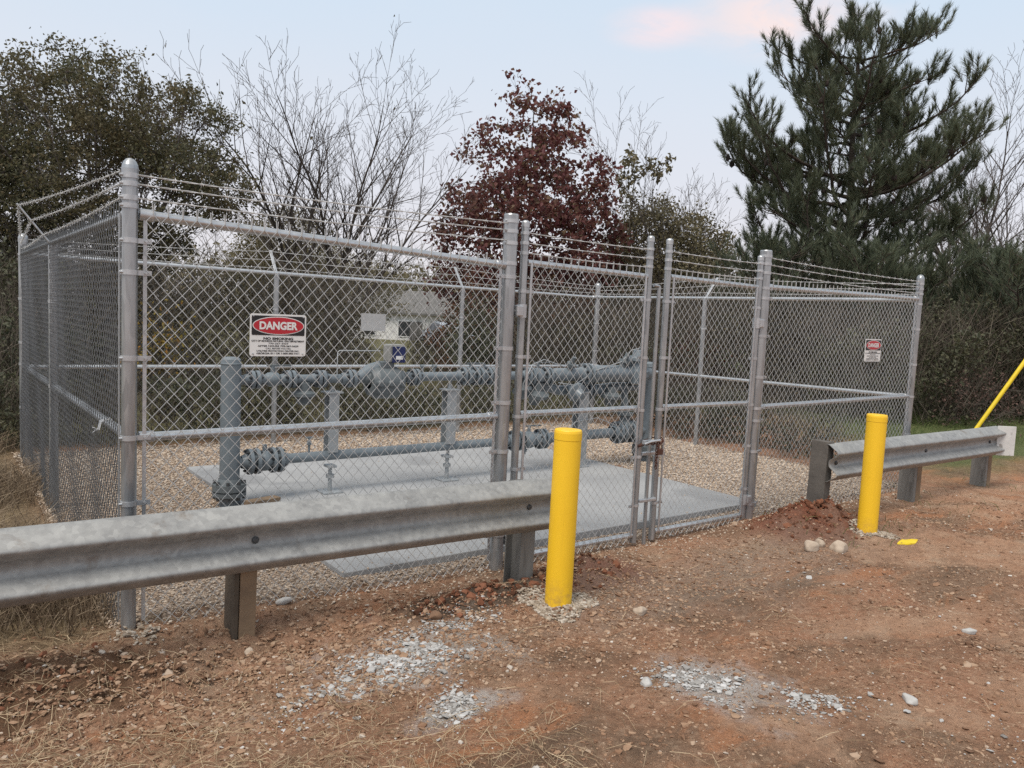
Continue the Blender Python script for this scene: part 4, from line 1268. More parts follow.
def limb_mesh(nodes, ch, rad, mb, sides=6):
    stack = [(0, None)]
    while stack:
        i, prev = stack.pop()
        path = [prev, i] if prev is not None else [i]
        while ch[i]:
            c = sorted(ch[i], key=lambda k: -rad[k])
            for k in c[1:]: stack.append((k, i))
            i = c[0]; path.append(i)
        if len(path) < 2: continue
        rr = [rad[k] for k in path]
        if prev is not None: rr[0] = min(rr[0], rr[1] * 1.15)
        big = max(rr)
        mb.tube([nodes[k] for k in path], rr, 9 if big > .06 else (5 if big > .015 else 3), False)


def ellipsoid_pts(n, blobs):
    w_ = np.array([b_[3] * b_[4] * b_[5] for b_ in blobs]); w_ = w_ / w_.sum()
    out = []
    for b_, k in zip(blobs, np.round(w_ * n).astype(int)):
        d = unit(k); r = rng.random(k)[:, None] ** (1 / 2.4)
        out.append(np.array(b_[:3]) + d * r * np.array(b_[3:6]))
    return np.concatenate(out)


def to_world(base, pts):
    """viewpoint aligned offsets (right, ahead, up) -> world"""
    p = np.asarray(pts, float)
    return np.column_stack([base[0] + p[:, 0] * _a[0] + p[:, 1] * _a[1], base[1] - p[:, 0] * _a[1] + p[:, 1] * _a[0], base[2] + p[:, 2]])


def n3(P, f, seed):
    x, y, z = P[:, 0], P[:, 1], P[:, 2]
    return fbm(x + .6 * z, y - .5 * z, f, seed) + fbm(z + .4 * x, y * .7 + x * .5, f, seed + 1)


def tree(name, base, trunk, blobs, natt, D, di, dk, rt, rmax, label, bark, leafmat=None, nleaf=0, lsize=(.06, .1), spread=.2, twig=0, twig_len=(.2, .5), group=None, cat='tree', asp=.55, grav=.0, jit=.12, droop=0.2, clip=None, gap=None, keep=None):
    T = thing(name, base, label, cat, group)
    b0 = np.array(base)
    att = ellipsoid_pts(natt, blobs)
    if keep is not None: att = att[keep(att)]
    nodes, par = colonize(att, trunk, D, di, dk, jit=jit, grav=grav)
    rad, ch = skeleton(nodes, par, rt, 2.35, rmax)
    loc = to_world((0, 0, 0), nodes)
    mb = MB(); limb_mesh(loc, ch, rad, mb)
    tips_i = np.array([i for i in range(len(nodes)) if rad[i] < rt * 2.2 and i > len(trunk)])
    mb.build('trunk', bark, T)
    if twig:
        src = tips_i[rng.integers(0, len(tips_i), twig)]
        dirs = loc[src] - loc[np.maximum(par[src], 0)]; dirs /= np.linalg.norm(dirs, axis=1, keepdims=True) + 1e-9
        dirs = dirs + rng.normal(0, .38, dirs.shape); dirs[:, 2] += .25; dirs /= np.linalg.norm(dirs, axis=1, keepdims=True)
        A = loc[src]; Bq = A + dirs * rng.uniform(*twig_len, (twig, 1))
        soup('twigs', *stick_soup(A, Bq, rt * .8, rt * .35), bark, T)
        pool = np.concatenate([A + (Bq - A) * rng.random((twig, 1)), Bq])
    else: pool = loc[tips_i]
    if nleaf:
        if gap: pool = pool[n3(pool * np.array([.8, .8, gap[3] if len(gap) > 3 else .8]), gap[0], gap[1]) > gap[2]]
        # leaves gather in sprays round a subset of twig ends, leaving gaps
        P = pool[rng.integers(0, len(pool), nleaf)] + rng.normal(0, spread, (nleaf, 3)) * [1, 1, .7]
        soup('crown', *leaf_soup(P, lsize[0], lsize[1], asp, droop), leafmat, T)
    return T


M_OAKLEAF = mat_island('olive_oak_leaves', [(0, (.065, .07, .038)), (.45, (.115, .115, .062)), (.8, (.16, .15, .082)), (1, (.21, .165, .09))], .6, .4, (.55, (.14, .10, .05), .45), .4)
M_DARKLEAF = mat_island('dark_evergreen_leaves', [(0, (.036, .044, .026)), (.5, (.072, .08, .044)), (1, (.135, .132, .074))], .55, .4, (.5, (.085, .08, .042), .5), .25)
M_REDLEAF = mat_island('red_brown_leaves', [(0, (.09, .03, .034)), (.4, (.155, .048, .053)), (.75, (.20, .085, .072)), (1, (.20, .155, .088))], .6, .35, (.7, (.17, .08, .055), .4), .4)
M_OLIVE = mat_island('olive_tan_leaves', [(0, (.13, .12, .075)), (.5, (.21, .19, .115)), (1, (.29, .25, .165))], .75, .25, (.5, (.15, .12, .06), .5), .3)
M_BRUSHLEAF = mat_island('brush_leaves', [(0, (.042, .042, .027)), (.5, (.085, .080, .048)), (1, (.16, .138, .088))], .8, .2, (.45, (.12, .09, .06), .5), .25)
M_RUSTLEAF = mat_island('rust_leaves', [(0, (.06, .028, .018)), (.5, (.12, .058, .032)), (1, (.19, .105, .06))], .8, .2, None, .25)
M_CRIMSON = mat_island('crimson_leaves', [(0, (.12, .018, .014)), (.6, (.24, .045, .03)), (1, (.30, .10, .06))], .8, .2, None, .25)
M_YLEAF = mat_island('yellow_green_leaves', [(0, (.16, .13, .03)), (.6, (.30, .22, .05)), (1, (.36, .17, .04))], .8, .2, None, .3)
M_NEEDLE = mat_island('pine_needles', [(0, (.055, .072, .05)), (.5, (.105, .132, .085)), (.85, (.15, .178, .11)), (1, (.21, .19, .115))], .55, .4, (.6, (.10, .11, .06), .4), .25)
M_CONE = mat_plain('dark_pine_cone', (.035, .024, .018), (.015, .011, .009), .9)

# large broad tree on the left
base = V(-7.9, 15.0, float(gz(*V(-7.9, 15)[:2])))
tree('broad_oak', base, [(0, 0, z) for z in np.arange(0, 1.5, .25)] + [(.12, 0, 1.7)],
     [(-.2, 0, 4.2, 2.4, 2.3, 1.9), (-1.6, .3, 3.8, 1.8, 2.0, 2.0), (1.1, 0, 4.5, 1.5, 1.6, 1.1), (1.75, -.2, 3.7, 1.2, 1.4, .7), (1.5, -.3, 3.0, 1.0, 1.2, .45), (.2, -.6, 4.95, 1.2, 1.2, .85), (-.6, -.3, 2.6, 2.4, 1.8, 1.1)],
     2400, .2, 2.6, .24, .006, .17, 'large spreading tree with olive brown leaves above the left corner post', M_BARKG, M_OAKLEAF, 64000, (.05, .095), .09, 5600, (.1, .35), asp=.5, gap=(1.9, 3, -.55, 1.9))
base = V(-11.2, 15.5, float(gz(*V(-11.2, 15.5)[:2])))
tree('dark_evergreen', base, [(0, 0, z) for z in np.arange(0, 1.0, .25)],
     [(0, 0, 3.2, 2.2, 1.8, 2.6), (.7, -.5, 1.6, 2.3, 1.6, 1.6), (.3, 0, 4.8, 1.3, 1.4, 1.2)],
     1100, .24, 2.6, .3, .007, .15, 'dark leafy tree at the far left edge behind the left fence', M_BARK, M_DARKLEAF, 24000, (.06, .11), .16, 900, (.1, .35))
# bare trees: long ascending limbs forking into fine twigs
def bare_tree(name, base, stems, label, bark, seed, rb=.05, twigw=.0045, nleaf=0, leafmat=None, group=None, levels=3, dens=1.0):
    rp = random.Random(seed)
    T = thing(name, base, label, 'tree', group)
    mb = MB(); tA, tB, ends = [], [], []

    def limb(p, d, L, r, lev):
        n = max(4, int(L / .16)); seg = L / n
        pts = [p]; rs = [r]; d = d.normalized()
        side = Vector((rp.uniform(-1, 1), rp.uniform(-1, 1), 0)) * .03
        kids = []
        for i in range(n):
            t = (i + 1) / n
            d = (d + side + Vector((rp.gauss(0, .03), rp.gauss(0, .03), rp.gauss(.010, .025)))).normalized()
            p = p + d * seg; pts.append(p); rs.append(max(twigw * .8, r * (1 - .86 * t)))
            if t > (.30 if lev == 0 else .15): kids.append((p, d, t, rs[-1]))
        mb.tube(pts, rs, 7 if r > .03 else (5 if r > .012 else 3), False)
        ends.append(pts[-1])
        if lev >= levels: return
        m = int((L * (2.3 if lev == 0 else 3.0) + 1.5) * dens)
        ph = rp.uniform(0, 6.28)
        for q in range(m):
            kp, kd, kt, kr = kids[min(len(kids) - 1, int((q + rp.random()) / m * len(kids)))]
            s_, u_ = frame_of(kd); ph += 2.4 + rp.uniform(-.5, .5)
            an = math.radians(rp.uniform(24, 46))
            nd = kd * math.cos(an) + (s_ * math.cos(ph) + u_ * math.sin(ph)) * math.sin(an) + Vector((0, 0, .15))
            nl = L * (rp.uniform(.28, .5) if lev == 0 else rp.uniform(.25, .5)) * (1.15 - .6 * kt)
            limb(kp, nd, max(.18, nl), max(twigw, min(kr * .7, r * .45)), lev + 1)

    for (az_, lean, L) in stems:
        d = Vector((math.sin(lean) * math.cos(az_), math.sin(lean) * math.sin(az_), math.cos(lean)))
        d = Vector((d.x * _a[0] + d.y * _a[1], -d.x * _a[1] + d.y * _a[0], d.z))
        limb(Vector((rp.uniform(-.12, .12), rp.uniform(-.12, .12), -.1)), d, L, rb * (.5 + .5 * L / 7), 0)
    mb.build('trunk', bark, T)
    if nleaf:
        E_ = np.array([tuple(p) for p in ends]); P = E_[rng.integers(0, len(E_), nleaf)] + rng.normal(0, .05, (nleaf, 3))
        soup('leaves', *leaf_soup(P, .08, .16, .6, .4), leafmat, T)
    return T


M_BARKD = mat_plain('dark_grey_twig_bark', (.10, .083, .072), (.06, .05, .043), .9, 0, 5, .004)
base = V(-4.95, 20.0, float(gz(*V(-4.95, 20)[:2])))
bare_tree('bare_tree', base, [(0, .50, 6.3), (PI, .46, 6.6), (.3, .30, 6.9), (PI - .3, .25, 7.1), (1.6, .05, 7.2), (PI + .6, .40, 6.2), (-.4, .40, 6.4), (.1, .13, 7.3)],
          'leafless multi stemmed tree fanning up behind the front left panel', M_BARKD, 19, .062, .0050, 46, M_BRUSHLEAF, None, 3, 1.0)

bare_tree('bare_sapling', V(-11.2, 13.0, 0), [(0, .22, 7.6), (.2, .34, 7.0)], 'bare branches reaching in at the top left corner', M_BARKD, 3, .03, .0045)

# red leaved tree
base = V(.25, 22.0, float(gz(*V(.25, 22)[:2])))


def cone(p):
    r = np.hypot(p[:, 0], p[:, 1]); z = p[:, 2]
    return r < np.interp(z, [0.8, 2.2, 3.4, 5.2, 6.8, 7.8, 8.6], [1.3, 2.5, 2.75, 2.35, 1.6, .8, .12])


tree('red_maple', base, [(0, 0, z) for z in np.arange(0, 7.6, .3)],
     [(0, 0, 4.4, 2.8, 2.4, 4.3), (0, 0, 3.3, 2.9, 2.4, 2.2), (0, 0, 7.2, 1.0, 1.0, 1.4)], 950, .2, 2.2, .3, .006, .12,
     'cone shaped tree with dark red leaves behind the gate post', M_BARK, M_REDLEAF, 18500, (.09, .18), .13, 1700, (.15, .45), keep=cone, asp=.7, droop=.5, gap=(1.9, 8, -1.6))

# olive tan trees beyond
for (x, y, blobs, lb, nl) in (
        (4.4, 24.0, [(0, 0, 3.2, 2.0, 1.6, 2.3), (-1.0, 0, 2.8, 1.1, 1.2, 1.8), (1.2, 0, 2.8, 1.3, 1.3, 2.0)], 'rounded olive tree between the red tree and the pine', 30000),
        (-8.7, 29.0, [(0, 0, 3.2, 1.9, 1.6, 2.0), (1.2, 0, 2.9, 1.3, 1.3, 1.6)], 'pale tan tree seen through the bare branches', 16000),
        (-8.6, 35.0, [(0, 0, 2.6, 3.2, 1.6, 2.0), (2.2, 0, 2.4, 1.8, 1.3, 1.6)], 'wide low olive tree behind the bare tree stems', 12000)):
    base = V(x, y, float(gz(*V(x, y)[:2])))
    tree('olive_tree', base, [(0, 0, z) for z in np.arange(0, 1.2, .3)], blobs, 500, .26, 3.0, .36, .007, .10, lb, M_BARKG, M_OLIVE, nl, (.07, .13), .20, 900, (.2, .6), group='olive trees beyond the compound')
# thin saplings poking above the olive tree
base = V(3.2, 23.0, 0)
tree('thin_sapling', base, [(0, 0, z) for z in np.arange(0, 4.6, .3)], [(.3, 0, 6.0, .9, .5, .9), (-.2, 0, 5.7, .4, .4, .8)], 36, .2, 2.4, .3, .006, .03,
     'thin sapling with a few pale leaf tufts above the olive tree', M_BARKG, M_OLIVE, 420, (.10, .2), .07, 0, droop=.3)
bare_tree('bare_sapling', V(4.75, 22.5, 0), [(0, .05, 7.6), (PI, .16, 6.6), (.3, .22, 6.0), (2.5, .3, 5.4), (.1, .36, 5.2)], 'bare grey sapling standing just left of the pine', M_BARKD, 8, .03, .005, 40, M_OLIVE)
bare_tree('bare_tree', V(15.3, 26.0, 0), [(0, .05, 9.2), (PI, .22, 8.2), (.3, .25, 8.4), (2.5, .12, 8.8), (-.6, .35, 7.4)], 'bare tree right of the pine with fine pinkish twigs', M_BARKG, 9, .07, .006)
bare_tree('bare_tree', V(17.3, 25.0, 0), [(0, .05, 9.6), (PI, .24, 9.0), (.3, .25, 8.4), (2.5, .12, 9.2), (PI - .5, .36, 8.0)], 'second bare tree cut by the right edge of the photo', M_BARKG, 10, .07, .006)


# pine
def needle_soup(P, Dv, k, L, shoot=.42, w_=.011):
    """bottle brush shoots: k needles along each shoot ending at P, pointing along Dv"""
    n = len(P)
    Sh = (shoot * rng.uniform(.6, 1.25, (n, 1)))
    t = rng.random((n * k, 1)) ** .75
    D = np.repeat(Dv, k, 0); A = np.repeat(P, k, 0) - D * np.repeat(Sh, k, 0) * (1 - t)
    rad = unit(n * k); rad -= D * np.sum(rad * D, 1, keepdims=True); rad /= np.linalg.norm(rad, axis=1, keepdims=True) + 1e-9
    d = D * rng.uniform(.5, 1.15, (n * k, 1)) + rad * rng.uniform(.25, .75, (n * k, 1)) * (1.05 - .45 * t); d /= np.linalg.norm(d, axis=1, keepdims=True)
    tip = A + d * L * rng.uniform(.75, 1.1, (n * k, 1)); tip[:, 2] -= L * .06
    s = np.cross(d, unit(n * k)); s /= np.linalg.norm(s, axis=1, keepdims=True) + 1e-9
    v = np.stack([A + s * w_ * .5, A - s * w_ * .5, tip], 1)
    return v.reshape(-1, 3), np.arange(n * k * 3).reshape(-1, 3)


def pine(name, base, H, prof, zlo, gap, label, seed, top_dx=0.0, kneed=90, L=.2, group=None, cones=60, extra=(), rt=.15):
    """trunk, irregular ascending limbs, side branchlets ending in upright needle shoots"""
    rp = random.Random(seed)
    T = thing(name, base, label, 'tree', group)
    mb = MB()
    tz = np.linspace(-.1, H, 20)
    tx = lambda z: top_dx * (max(z, 0) / H) ** 1.5 + .07 * math.sin(z * .9 + seed)
    tw = to_world((0, 0, 0), [(tx(z), .06 * math.sin(z * .7), z) for z in tz])
    mb.tube([tuple(p) for p in tw], [max(.012, rt * (1 - max(z, 0) / H) ** .8 + .012) for z in tz], 10, False)
    Pn, Dn, cn_ = [], [], []

    def shoot(p, d, up=.5):
        d = np.array(d) + np.array([0, 0, up]); d = d / np.linalg.norm(d); Pn.append(np.array(p) + d * .12); Dn.append(d)

    limbs = []
    z = zlo; a = rp.uniform(0, 6.28)
    while z < H - .25:
        for j in range(rp.choice((1, 2, 2, 3))):
            a += 2.4 + rp.uniform(-.7, .7)
            limbs.append((z + rp.uniform(-.1, .1), a, np.interp(z, prof[0], prof[1]) * rp.choice((.4, .6, .8, .9, 1.0, 1.0))))
        z += gap * rp.uniform(.6, 1.4) * (1.15 - .5 * z / H)
    limbs += list(extra)
    for wz, a, Lb in limbs:
        if Lb < .2: continue
        rise = rp.uniform(-.12, .30) + .42 * max(0, wz / H - .45)
        nseg = max(6, int(Lb / .28)); p = np.array([tx(wz), 0, wz]); d = np.array([math.cos(a), math.sin(a), rise]); pts = [p]
        for q in range(nseg):
            t = q / nseg
            d = d + np.array([rp.gauss(0, .11), rp.gauss(0, .11), rp.gauss(.055 + .10 * t, .08)]); d /= np.linalg.norm(d)
            p = p + d * Lb / nseg; pts.append(p)
        pw = to_world((0, 0, 0), pts)
        mb.tube([tuple(q) for q in pw], [max(.007, (.010 + .0125 * Lb) * (1 - .8 * q / nseg)) for q in range(nseg + 1)], 6, False)
        ns = int(4 + Lb * 5.2)
        for q in range(ns):
            t = min(.99, .12 + .88 * (q + rp.random()) / ns)
            i = min(int(t * nseg), nseg - 1); c = pw[i] + (pw[i + 1] - pw[i]) * (t * nseg - i)
            dr = pw[i + 1] - pw[i]; dr = dr / np.linalg.norm(dr)
            sd = np.cross(dr, [0, 0, 1]); sd = sd / (np.linalg.norm(sd) + 1e-9)
            ls = rp.uniform(.25, .75) * (1.1 - .55 * t) * min(1.2, .45 + Lb * .3)
            dv = dr * rp.uniform(.3, .9) + sd * rp.choice((-1, 1)) * rp.uniform(.3, 1) + np.array([0, 0, rp.uniform(-.15, .7)])
            dv = dv / np.linalg.norm(dv)
            m_ = c + dv * ls * .55; e = m_ + (dv + np.array([0, 0, .45])) * ls * .45
            mb.tube([tuple(c), tuple(m_), tuple(e)], [.012, .009, .007], 4, False)
            shoot(e, dv, 1.1)
            for w_ in range(rp.choice((0, 1, 2, 2))):
                f = rp.uniform(.35, .95); c2 = c + (e - c) * f; dv2 = dv * .5 + np.array([rp.gauss(0, .7), rp.gauss(0, .7), rp.uniform(.0, .7)]); dv2 /= np.linalg.norm(dv2)
                e2 = c2 + dv2 * rp.uniform(.15, .32); mb.tube([tuple(c2), tuple(e2)], [.008, .006], 3, False); shoot(e2, dv2, 1.0)
            if rp.random() < .22: cn_.append(c + (e - c) * rp.uniform(.4, .9) - np.array([0, 0, .05]))
        shoot(pw[-1], (pw[-1] - pw[-2]) / np.linalg.norm(pw[-1] - pw[-2]), .8)
    for q in range(9):
        shoot(tw[-1] - np.array([0, 0, rp.uniform(0, .9)]), [rp.uniform(-.5, .5), rp.uniform(-.5, .5), .8], .4)
    mb.build('trunk', M_BARKP, T)
    soup('crown', *needle_soup(np.array(Pn), np.array(Dn), kneed, L), M_NEEDLE, T)
    cn_ = cn_[:cones]
    if cn_:
        tag(soup('pine_cone_clusters', *stone_soup(np.array(cn_), np.full(len(cn_), .13), 1.2, .2), M_CONE, T), None, None, None, 'stuff')
    return T


base = V(8.35, 20.0, 0.0)
prof = ([1.0, 2.2, 3.4, 5.0, 6.0, 7.2, 8.2, 9.0, 9.2], [2.4, 3.4, 4.0, 3.9, 3.2, 2.5, 2.1, 1.5, .6])
pine("pine_tree", base, 8.9, prof, 1.5, .32, 'tall pine with dark cones rising above the right gate post', 74, -.15, 84, .22, None, 170,
     ((4.4, .15, 3.6), (4.9, -.2, 3.4), (6.9, 2.9, 2.4), (6.6, .3, 2.3), (5.4, 3.0, 3.4), (4.2, 3.3, 3.6), (3.4, 3.0, 3.8), (2.8, 3.4, 3.7), (3.1, -.3, 3.7), (3.9, -2.6, 3.2)))
# lower evergreens filling the right
for i, (x, y, h, w_, lb, sd) in enumerate(((8.0, 17.0, 3.3, 2.3, 'low pine behind the far right corner post', 12), (9.9, 16.2, 3.1, 2.2, 'bushy dark pine above the yellow guy guard', 13),
                                          (11.4, 17.6, 3.3, 2.0, 'bushy dark pine at the right edge behind the grass', 14), (6.2, 18.5, 3.6, 2.2, 'low pine directly below the tall pine left side', 15))):
    pine('young_pine', V(x, y, 0), h, ([0, .8, h * .5, h * .8, h], [w_ * .9, w_, w_, w_ * .65, .3]), .3, .20, lb, sd, 0, 60, .2, 'young pines at the wood edge', 0, (), .08)


# ------------------------------------------------------------------ brush
def thicket(name, label, boxes, nleaf, ntwig, leafmat, ls=(.05, .1), tl=(.3, .9), tr=(.002, .005), kind='stuff', topvar=.35, seed=1):
    """tangled shrub mass: boxes (x0,x1,y0,y1,h) in viewpoint metres"""
    vol = np.array([(b_[1] - b_[0]) * (b_[3] - b_[2]) * b_[4] for b_ in boxes]); vol /= vol.sum()
    Ps, As, Bs = [], [], []
    for b_, vq in zip(boxes, vol):
        n = int(nleaf * vq); x = rng.uniform(b_[0], b_[1], n); y = rng.uniform(b_[2], b_[3], n)
        top = b_[4] * (1 - topvar + topvar * (.5 + .5 * np.sin(x * 2.1 + seed) * np.sin(x * .9 + y * 1.3)) + .10 * np.sin(x * 6.3 + seed * 2) * np.sin(y * 5))
        z = rng.random(n) ** .8 * top
        wpt = np.column_stack([CAM.x + x * _a[0] + y * _a[1], CAM.y - x * _a[1] + y * _a[0]])
        clump = fbm(wpt[:, 0] + z * .7, wpt[:, 1] + z * 1.1, 2.4, seed) > -.25
        q = np.column_stack([wpt, gz(wpt[:, 0], wpt[:, 1]) + z])[clump]; Ps.append(q)
        n = int(ntwig * vq); x = rng.uniform(b_[0], b_[1], n); y = rng.uniform(b_[2], b_[3], n); z = rng.random(n) ** 1.3 * b_[4] * .85
        wpt = np.column_stack([CAM.x + x * _a[0] + y * _a[1], CAM.y - x * _a[1] + y * _a[0]])
        A = np.column_stack([wpt, gz(wpt[:, 0], wpt[:, 1]) + z]); d = rng.normal(0, .55, (n, 3)); d[:, 2] = np.abs(d[:, 2]) + .45
        d /= np.linalg.norm(d, axis=1, keepdims=True); As.append(A); Bs.append(A + d * rng.uniform(*tl, (n, 1)))
    P = np.concatenate(Ps); A = np.concatenate(As); Bq = np.concatenate(Bs)
    o = soup(name, *leaf_soup(P, ls[0], ls[1], .6, .1), leafmat)
    tag(o, label, None, None, kind)
    t = soup('twigs', *stick_soup(A, Bq, rng.uniform(*tr, len(A)), .0012), M_TWIG, o)
    return o


# low dark bank just behind the back fence (follows the fence, so boxes step along it)
bx = []
for k in range(18):
    s = -2.6 + k * .62; p = Vector((s, FY + .85, 0))
    dx, dy = p.x - CAM.x, p.y - CAM.y
    x = dx * _a[0] - dy * _a[1]; y = dx * _a[1] + dy * _a[0]
    h = float(np.interp(s, [-2.6, 0, 2, 4, 8], [.85, .80, .68, .55, .6]))
    bx.append((x - .50, x + .50, y - .28, y + .42, h))
thicket('undergrowth', 'low dark brambles along the foot of the back fence', bx, 26000, 5200, M_DARKLEAF, (.03, .065), (.15, .5), (.0018, .004), topvar=.2, seed=3)
bx = []
for k in range(10):
    s = -.6 + k * .56; p = Vector((FX + .85, s, 0))
    dx, dy = p.x - CAM.x, p.y - CAM.y
    x = dx * _a[0] - dy * _a[1]; y = dx * _a[1] + dy * _a[0]
    if s > 1.4: bx.append((x - .4, x + .4, y - .4, y + .4, .55 + .09 * (s - 1.4)))
thicket('undergrowth', 'low dark brambles outside the right side fence', bx, 9000, 2400, M_DARKLEAF, (.03, .065), (.15, .5), (.0018, .004), topvar=.3, seed=4)
thicket('undergrowth', 'brown tangle of brush behind the compound', [(-9.5, -5.2, 12.5, 15.5, 2.1), (-5.4, -3.1, 14.5, 17.5, 2.3), (.0, 2.6, 15.5, 18.5, 2.1), (2.4, 7.5, 15.0, 18.0, 2.3), (-2.8, .2, 20.0, 23.0, 1.0)],
        36000, 15000, M_BRUSHLEAF, (.05, .10), (.4, 1.2), (.003, .007), topvar=.45, seed=7)
thicket('undergrowth', 'dark brush at the wood edge on the right', [(5.6, 8.2, 13.2, 15.2, 1.9), (8.0, 10.6, 14.2, 16.0, 2.3), (10.4, 13.5, 15.0, 17.0, 2.5)], 30000, 7000, M_DARKLEAF, (.05, .10), (.3, 1.0), (.003, .006), topvar=.3, seed=9)
thicket('undergrowth', 'dark brush left of the left side fence', [(-8.4, -5.5, 8.4, 11.0, 1.5), (-10.5, -6.6, 10.5, 13.5, 2.2)], 26000, 5000, M_DARKLEAF, (.04, .09), (.3, .9), (.003, .006), topvar=.3, seed=10)
thicket('far_woods', 'distant brown olive woods beyond the field', [(-60, -18, 62, 80, 7.2), (-18, 6, 72, 92, 7.4), (6, 34, 60, 84, 7.0), (30, 80, 55, 80, 7.5)], 60000, 9000, M_OLIVE, (.35, .75), (1.5, 4.0), (.03, .07), topvar=.35, seed=12)


def shrub(name, x, y, r, h, label, mat, n, ls=(.06, .11), seed=1):
    base = V(x, y, float(gz(*V(x, y)[:2])))
    return tree(name, base, [(0, 0, 0), (0, 0, .12), (0, 0, .24)], [(0, 0, h * .55, r, r * .9, h * .47), (r * .35, 0, h * .4, r * .7, r * .6, h * .38), (-r * .4, 0, h * .42, r * .65, r * .6, h * .38)], 160, .14, 2.0, .2, .005, .03,
                label, M_BARK, mat, n, ls, .10, 160, (.15, .4), cat='shrub')


shrub('rusty_shrub', -.9, 18.0, .9, 2.3, 'rust brown leafed shrub left of the thick gate post', M_RUSTLEAF, 3200)
shrub('rusty_shrub', 1.3, 18.6, 1.2, 2.4, 'rust brown leafed shrub seen through the left gate', M_RUSTLEAF, 4200)
shrub('red_shrub', 3.95, 17.0, .55, 1.25, 'small crimson leafed shrub seen through the right gate', M_CRIMSON, 1500)
shrub('small_cedar', -.75, 15.2, .45, 1.75, 'small dark green conifer seen left of the thick gate post', M_DARKLEAF, 3600, (.04, .08))
shrub('yellow_shrub', -5.3, 11.6, .35, 1.45, 'small shrub with yellow orange leaves behind the corner post', M_YLEAF, 420, (.05, .09))
shrub('twiggy_bush', 8.1, 13.3, .7, .85, 'low reddish brown twiggy bush right of the far corner post', mat_island('dull_maroon_leaves', [(0, (.05, .03, .024)), (1, (.13, .085, .07))], .9, .2), 900, (.04, .07))

# ------------------------------------------------------------------ yellow guard on the guy wire
gb = V(6.45, 11.0, 0.0)
GG = thing('guy_wire_guard', gb, 'slanted yellow plastic guard on a guy wire behind the right guardrail', 'guy wire')
d1 = V(6.82, 11.0, .62) - gb
u = d1.normalized()
A0 = u * .0; A1 = u * 3.0
mb = MB(); mb.tube([A0 - u * .1, A1], .028, 14); mb.build('guard_sleeve', M_YELGUY, GG)
mb = MB(); mb.tube([A0 - u * .4, u * 14.0], .006, 6); mb.build('steel_strand', M_STEEL, GG)

# ------------------------------------------------------------------ far buildings and car
M_WALL = mat_plain('white_siding', (.74, .73, .70), (.64, .63, .60), .7, 0, .6)
M_ROOF = mat_plain('grey_shingles', (.17, .165, .155), (.11, .105, .10), .9, 0, 1.5)
M_GLASS = mat_plain('dark_window_glass', (.02, .025, .03), None, .1)


def house(name, loc, wd, dp, h, rh, label, rz):
    Hh = thing(name, loc, label, 'building', None, rz)
    mb = MB(); mb.box((0, 0, h / 2), (wd, dp, h))
    for s in (-1, 1):
        mb.add([(s * wd / 2, -dp / 2, h), (s * wd / 2, dp / 2, h), (s * wd / 2, 0, h + rh)], [(0, 1, 2)])
    mb.build('wall', M_WALL, Hh)
    ov = .4; mb = MB()
    for s in (-1, 1):
        e = s * (dp / 2 + ov); zz = h - rh * ov / (dp / 2)
        a = [(-wd / 2 - ov, 0, h + rh + .05), (wd / 2 + ov, 0, h + rh + .05), (wd / 2 + ov, e, zz + .05), (-wd / 2 - ov, e, zz + .05)]
        b_ = [(p[0], p[1], p[2] + .14) for p in a]
        mb.add(a + b_, [(0, 1, 2, 3), (7, 6, 5, 4), (0, 4, 5, 1), (1, 5, 6, 2), (2, 6, 7, 3), (3, 7, 4, 0)])
    mb.build('roof', M_ROOF, Hh)
    for x in np.arange(-wd / 2 + 1.6, wd / 2 - 1, 2.6):
        mb = MB(); mb.box((x, -dp / 2 - .02, h * .58), (1.0, .08, 1.2)); wf = mb.build('window', M_WHITE, Hh)
        mb = MB(); mb.box((x, -dp / 2 - .065, h * .58), (.84, .03, 1.04)); mb.build('pane', M_GLASS, wf)
    mb = MB(); mb.box((.3, -dp / 2 - .03, 1.05), (.95, .07, 2.1)); mb.build('door', M_ROOF, Hh)
    return Hh


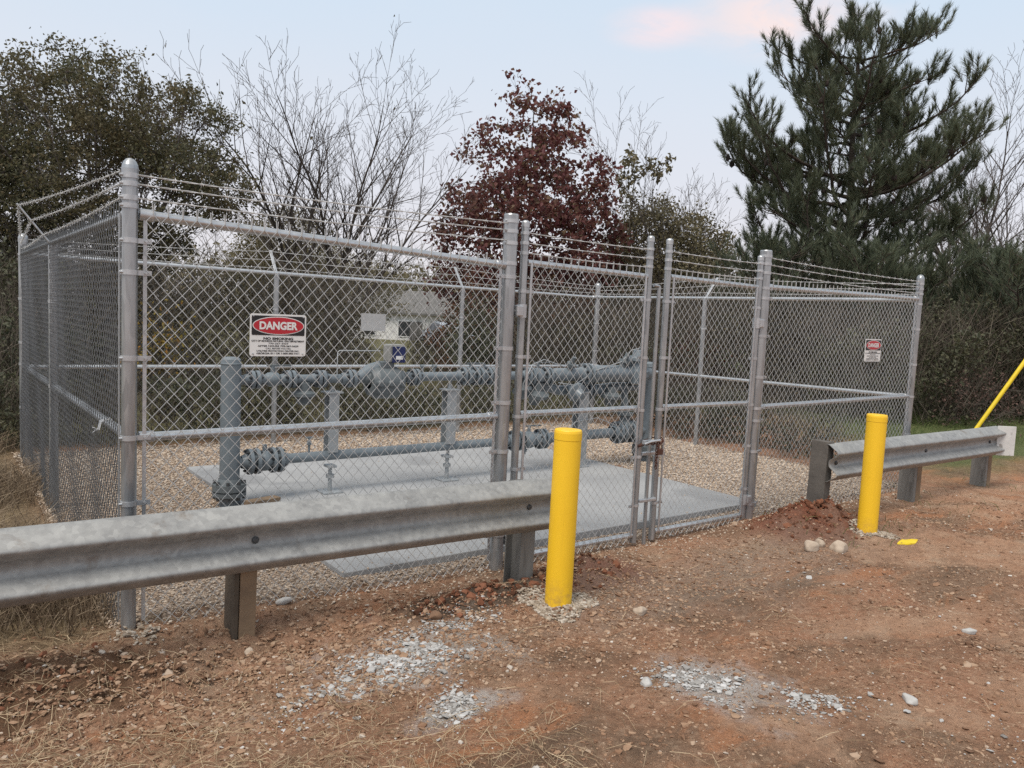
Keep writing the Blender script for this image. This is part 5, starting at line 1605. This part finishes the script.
house('white_house', V(-6.9, 60.0, -1.25), 9.5, 7.0, 2.7, 1.5, 'low white house with grey roof seen beyond the field left of the gate', -AZ - .15)
house('white_shed', V(9.2, 62.0, -1.2), 3.4, 3.0, 2.2, .8, 'small white outbuilding seen beyond the field through the left gate', -AZ + .2)


def car(loc, rz, label):
    K = thing('parked_car', loc, label, 'car', None, rz)
    paint = mat_plain('silver_blue_car_paint', (.50, .55, .61), (.44, .49, .56), .3, .3, 2)
    prof = [(-2.2, .35), (-2.25, .75), (-2.0, .88), (-1.2, .95), (-.55, 1.40), (.75, 1.43), (1.65, 1.0), (2.15, .92), (2.22, .55), (2.15, .32)]
    n = len(prof); mb = MB(); hw = [.82 if z < 1.0 else .62 for x, z in prof]
    L_ = [(x, -w_, z) for (x, z), w_ in zip(prof, hw)]; Rr = [(x, w_, z) for (x, z), w_ in zip(prof, hw)]
    mb.add(L_ + Rr, [(i, (i + 1) % n, n + (i + 1) % n, n + i) for i in range(n)]); mb.add(L_, [tuple(range(n))]); mb.add(Rr, [tuple(range(n - 1, -1, -1))])
    mb.build('body', paint, K)
    for s in (-1, 1):
        mb = MB(); y0, y1 = s * .835, s * .66
        mb.add([(-.95, y0, .98), (1.35, y0, .98), (.72, y1 + s * .0, 1.36), (-.52, y1, 1.34)], [(0, 1, 2, 3)]); mb.build('side_window', M_GLASS, K)
    for x, nm in ((-1.4, 'wheel'), (1.35, 'wheel')):
        for s in (-1, 1):
            mb = MB(); mb.lathe((x, s * .70, .32), (0, s, 0), [(0, .1), (0, .32), (.16, .33), (.18, .30), (.18, .0)], 20); wv = mb.build(nm, M_BLACK, K)
            mb = MB(); mb.lathe((x, s * .885, .32), (0, s, 0), [(0, .19), (.012, .18), (.012, 0)], 14); mb.build('rim', M_FIT, wv)
    for s in (-1, 1):
        mb = MB(); mb.box((-2.22, s * .58, .68), (.08, .34, .14), 0, .02); mb.build('headlight', M_WHITE, K)
    return K


pc = V(-3.7, 43.0); car((pc.x, pc.y, float(gz(pc.x, pc.y))), PI / 2 - AZ + .4, 'silver blue car parked in the far field before the white house')
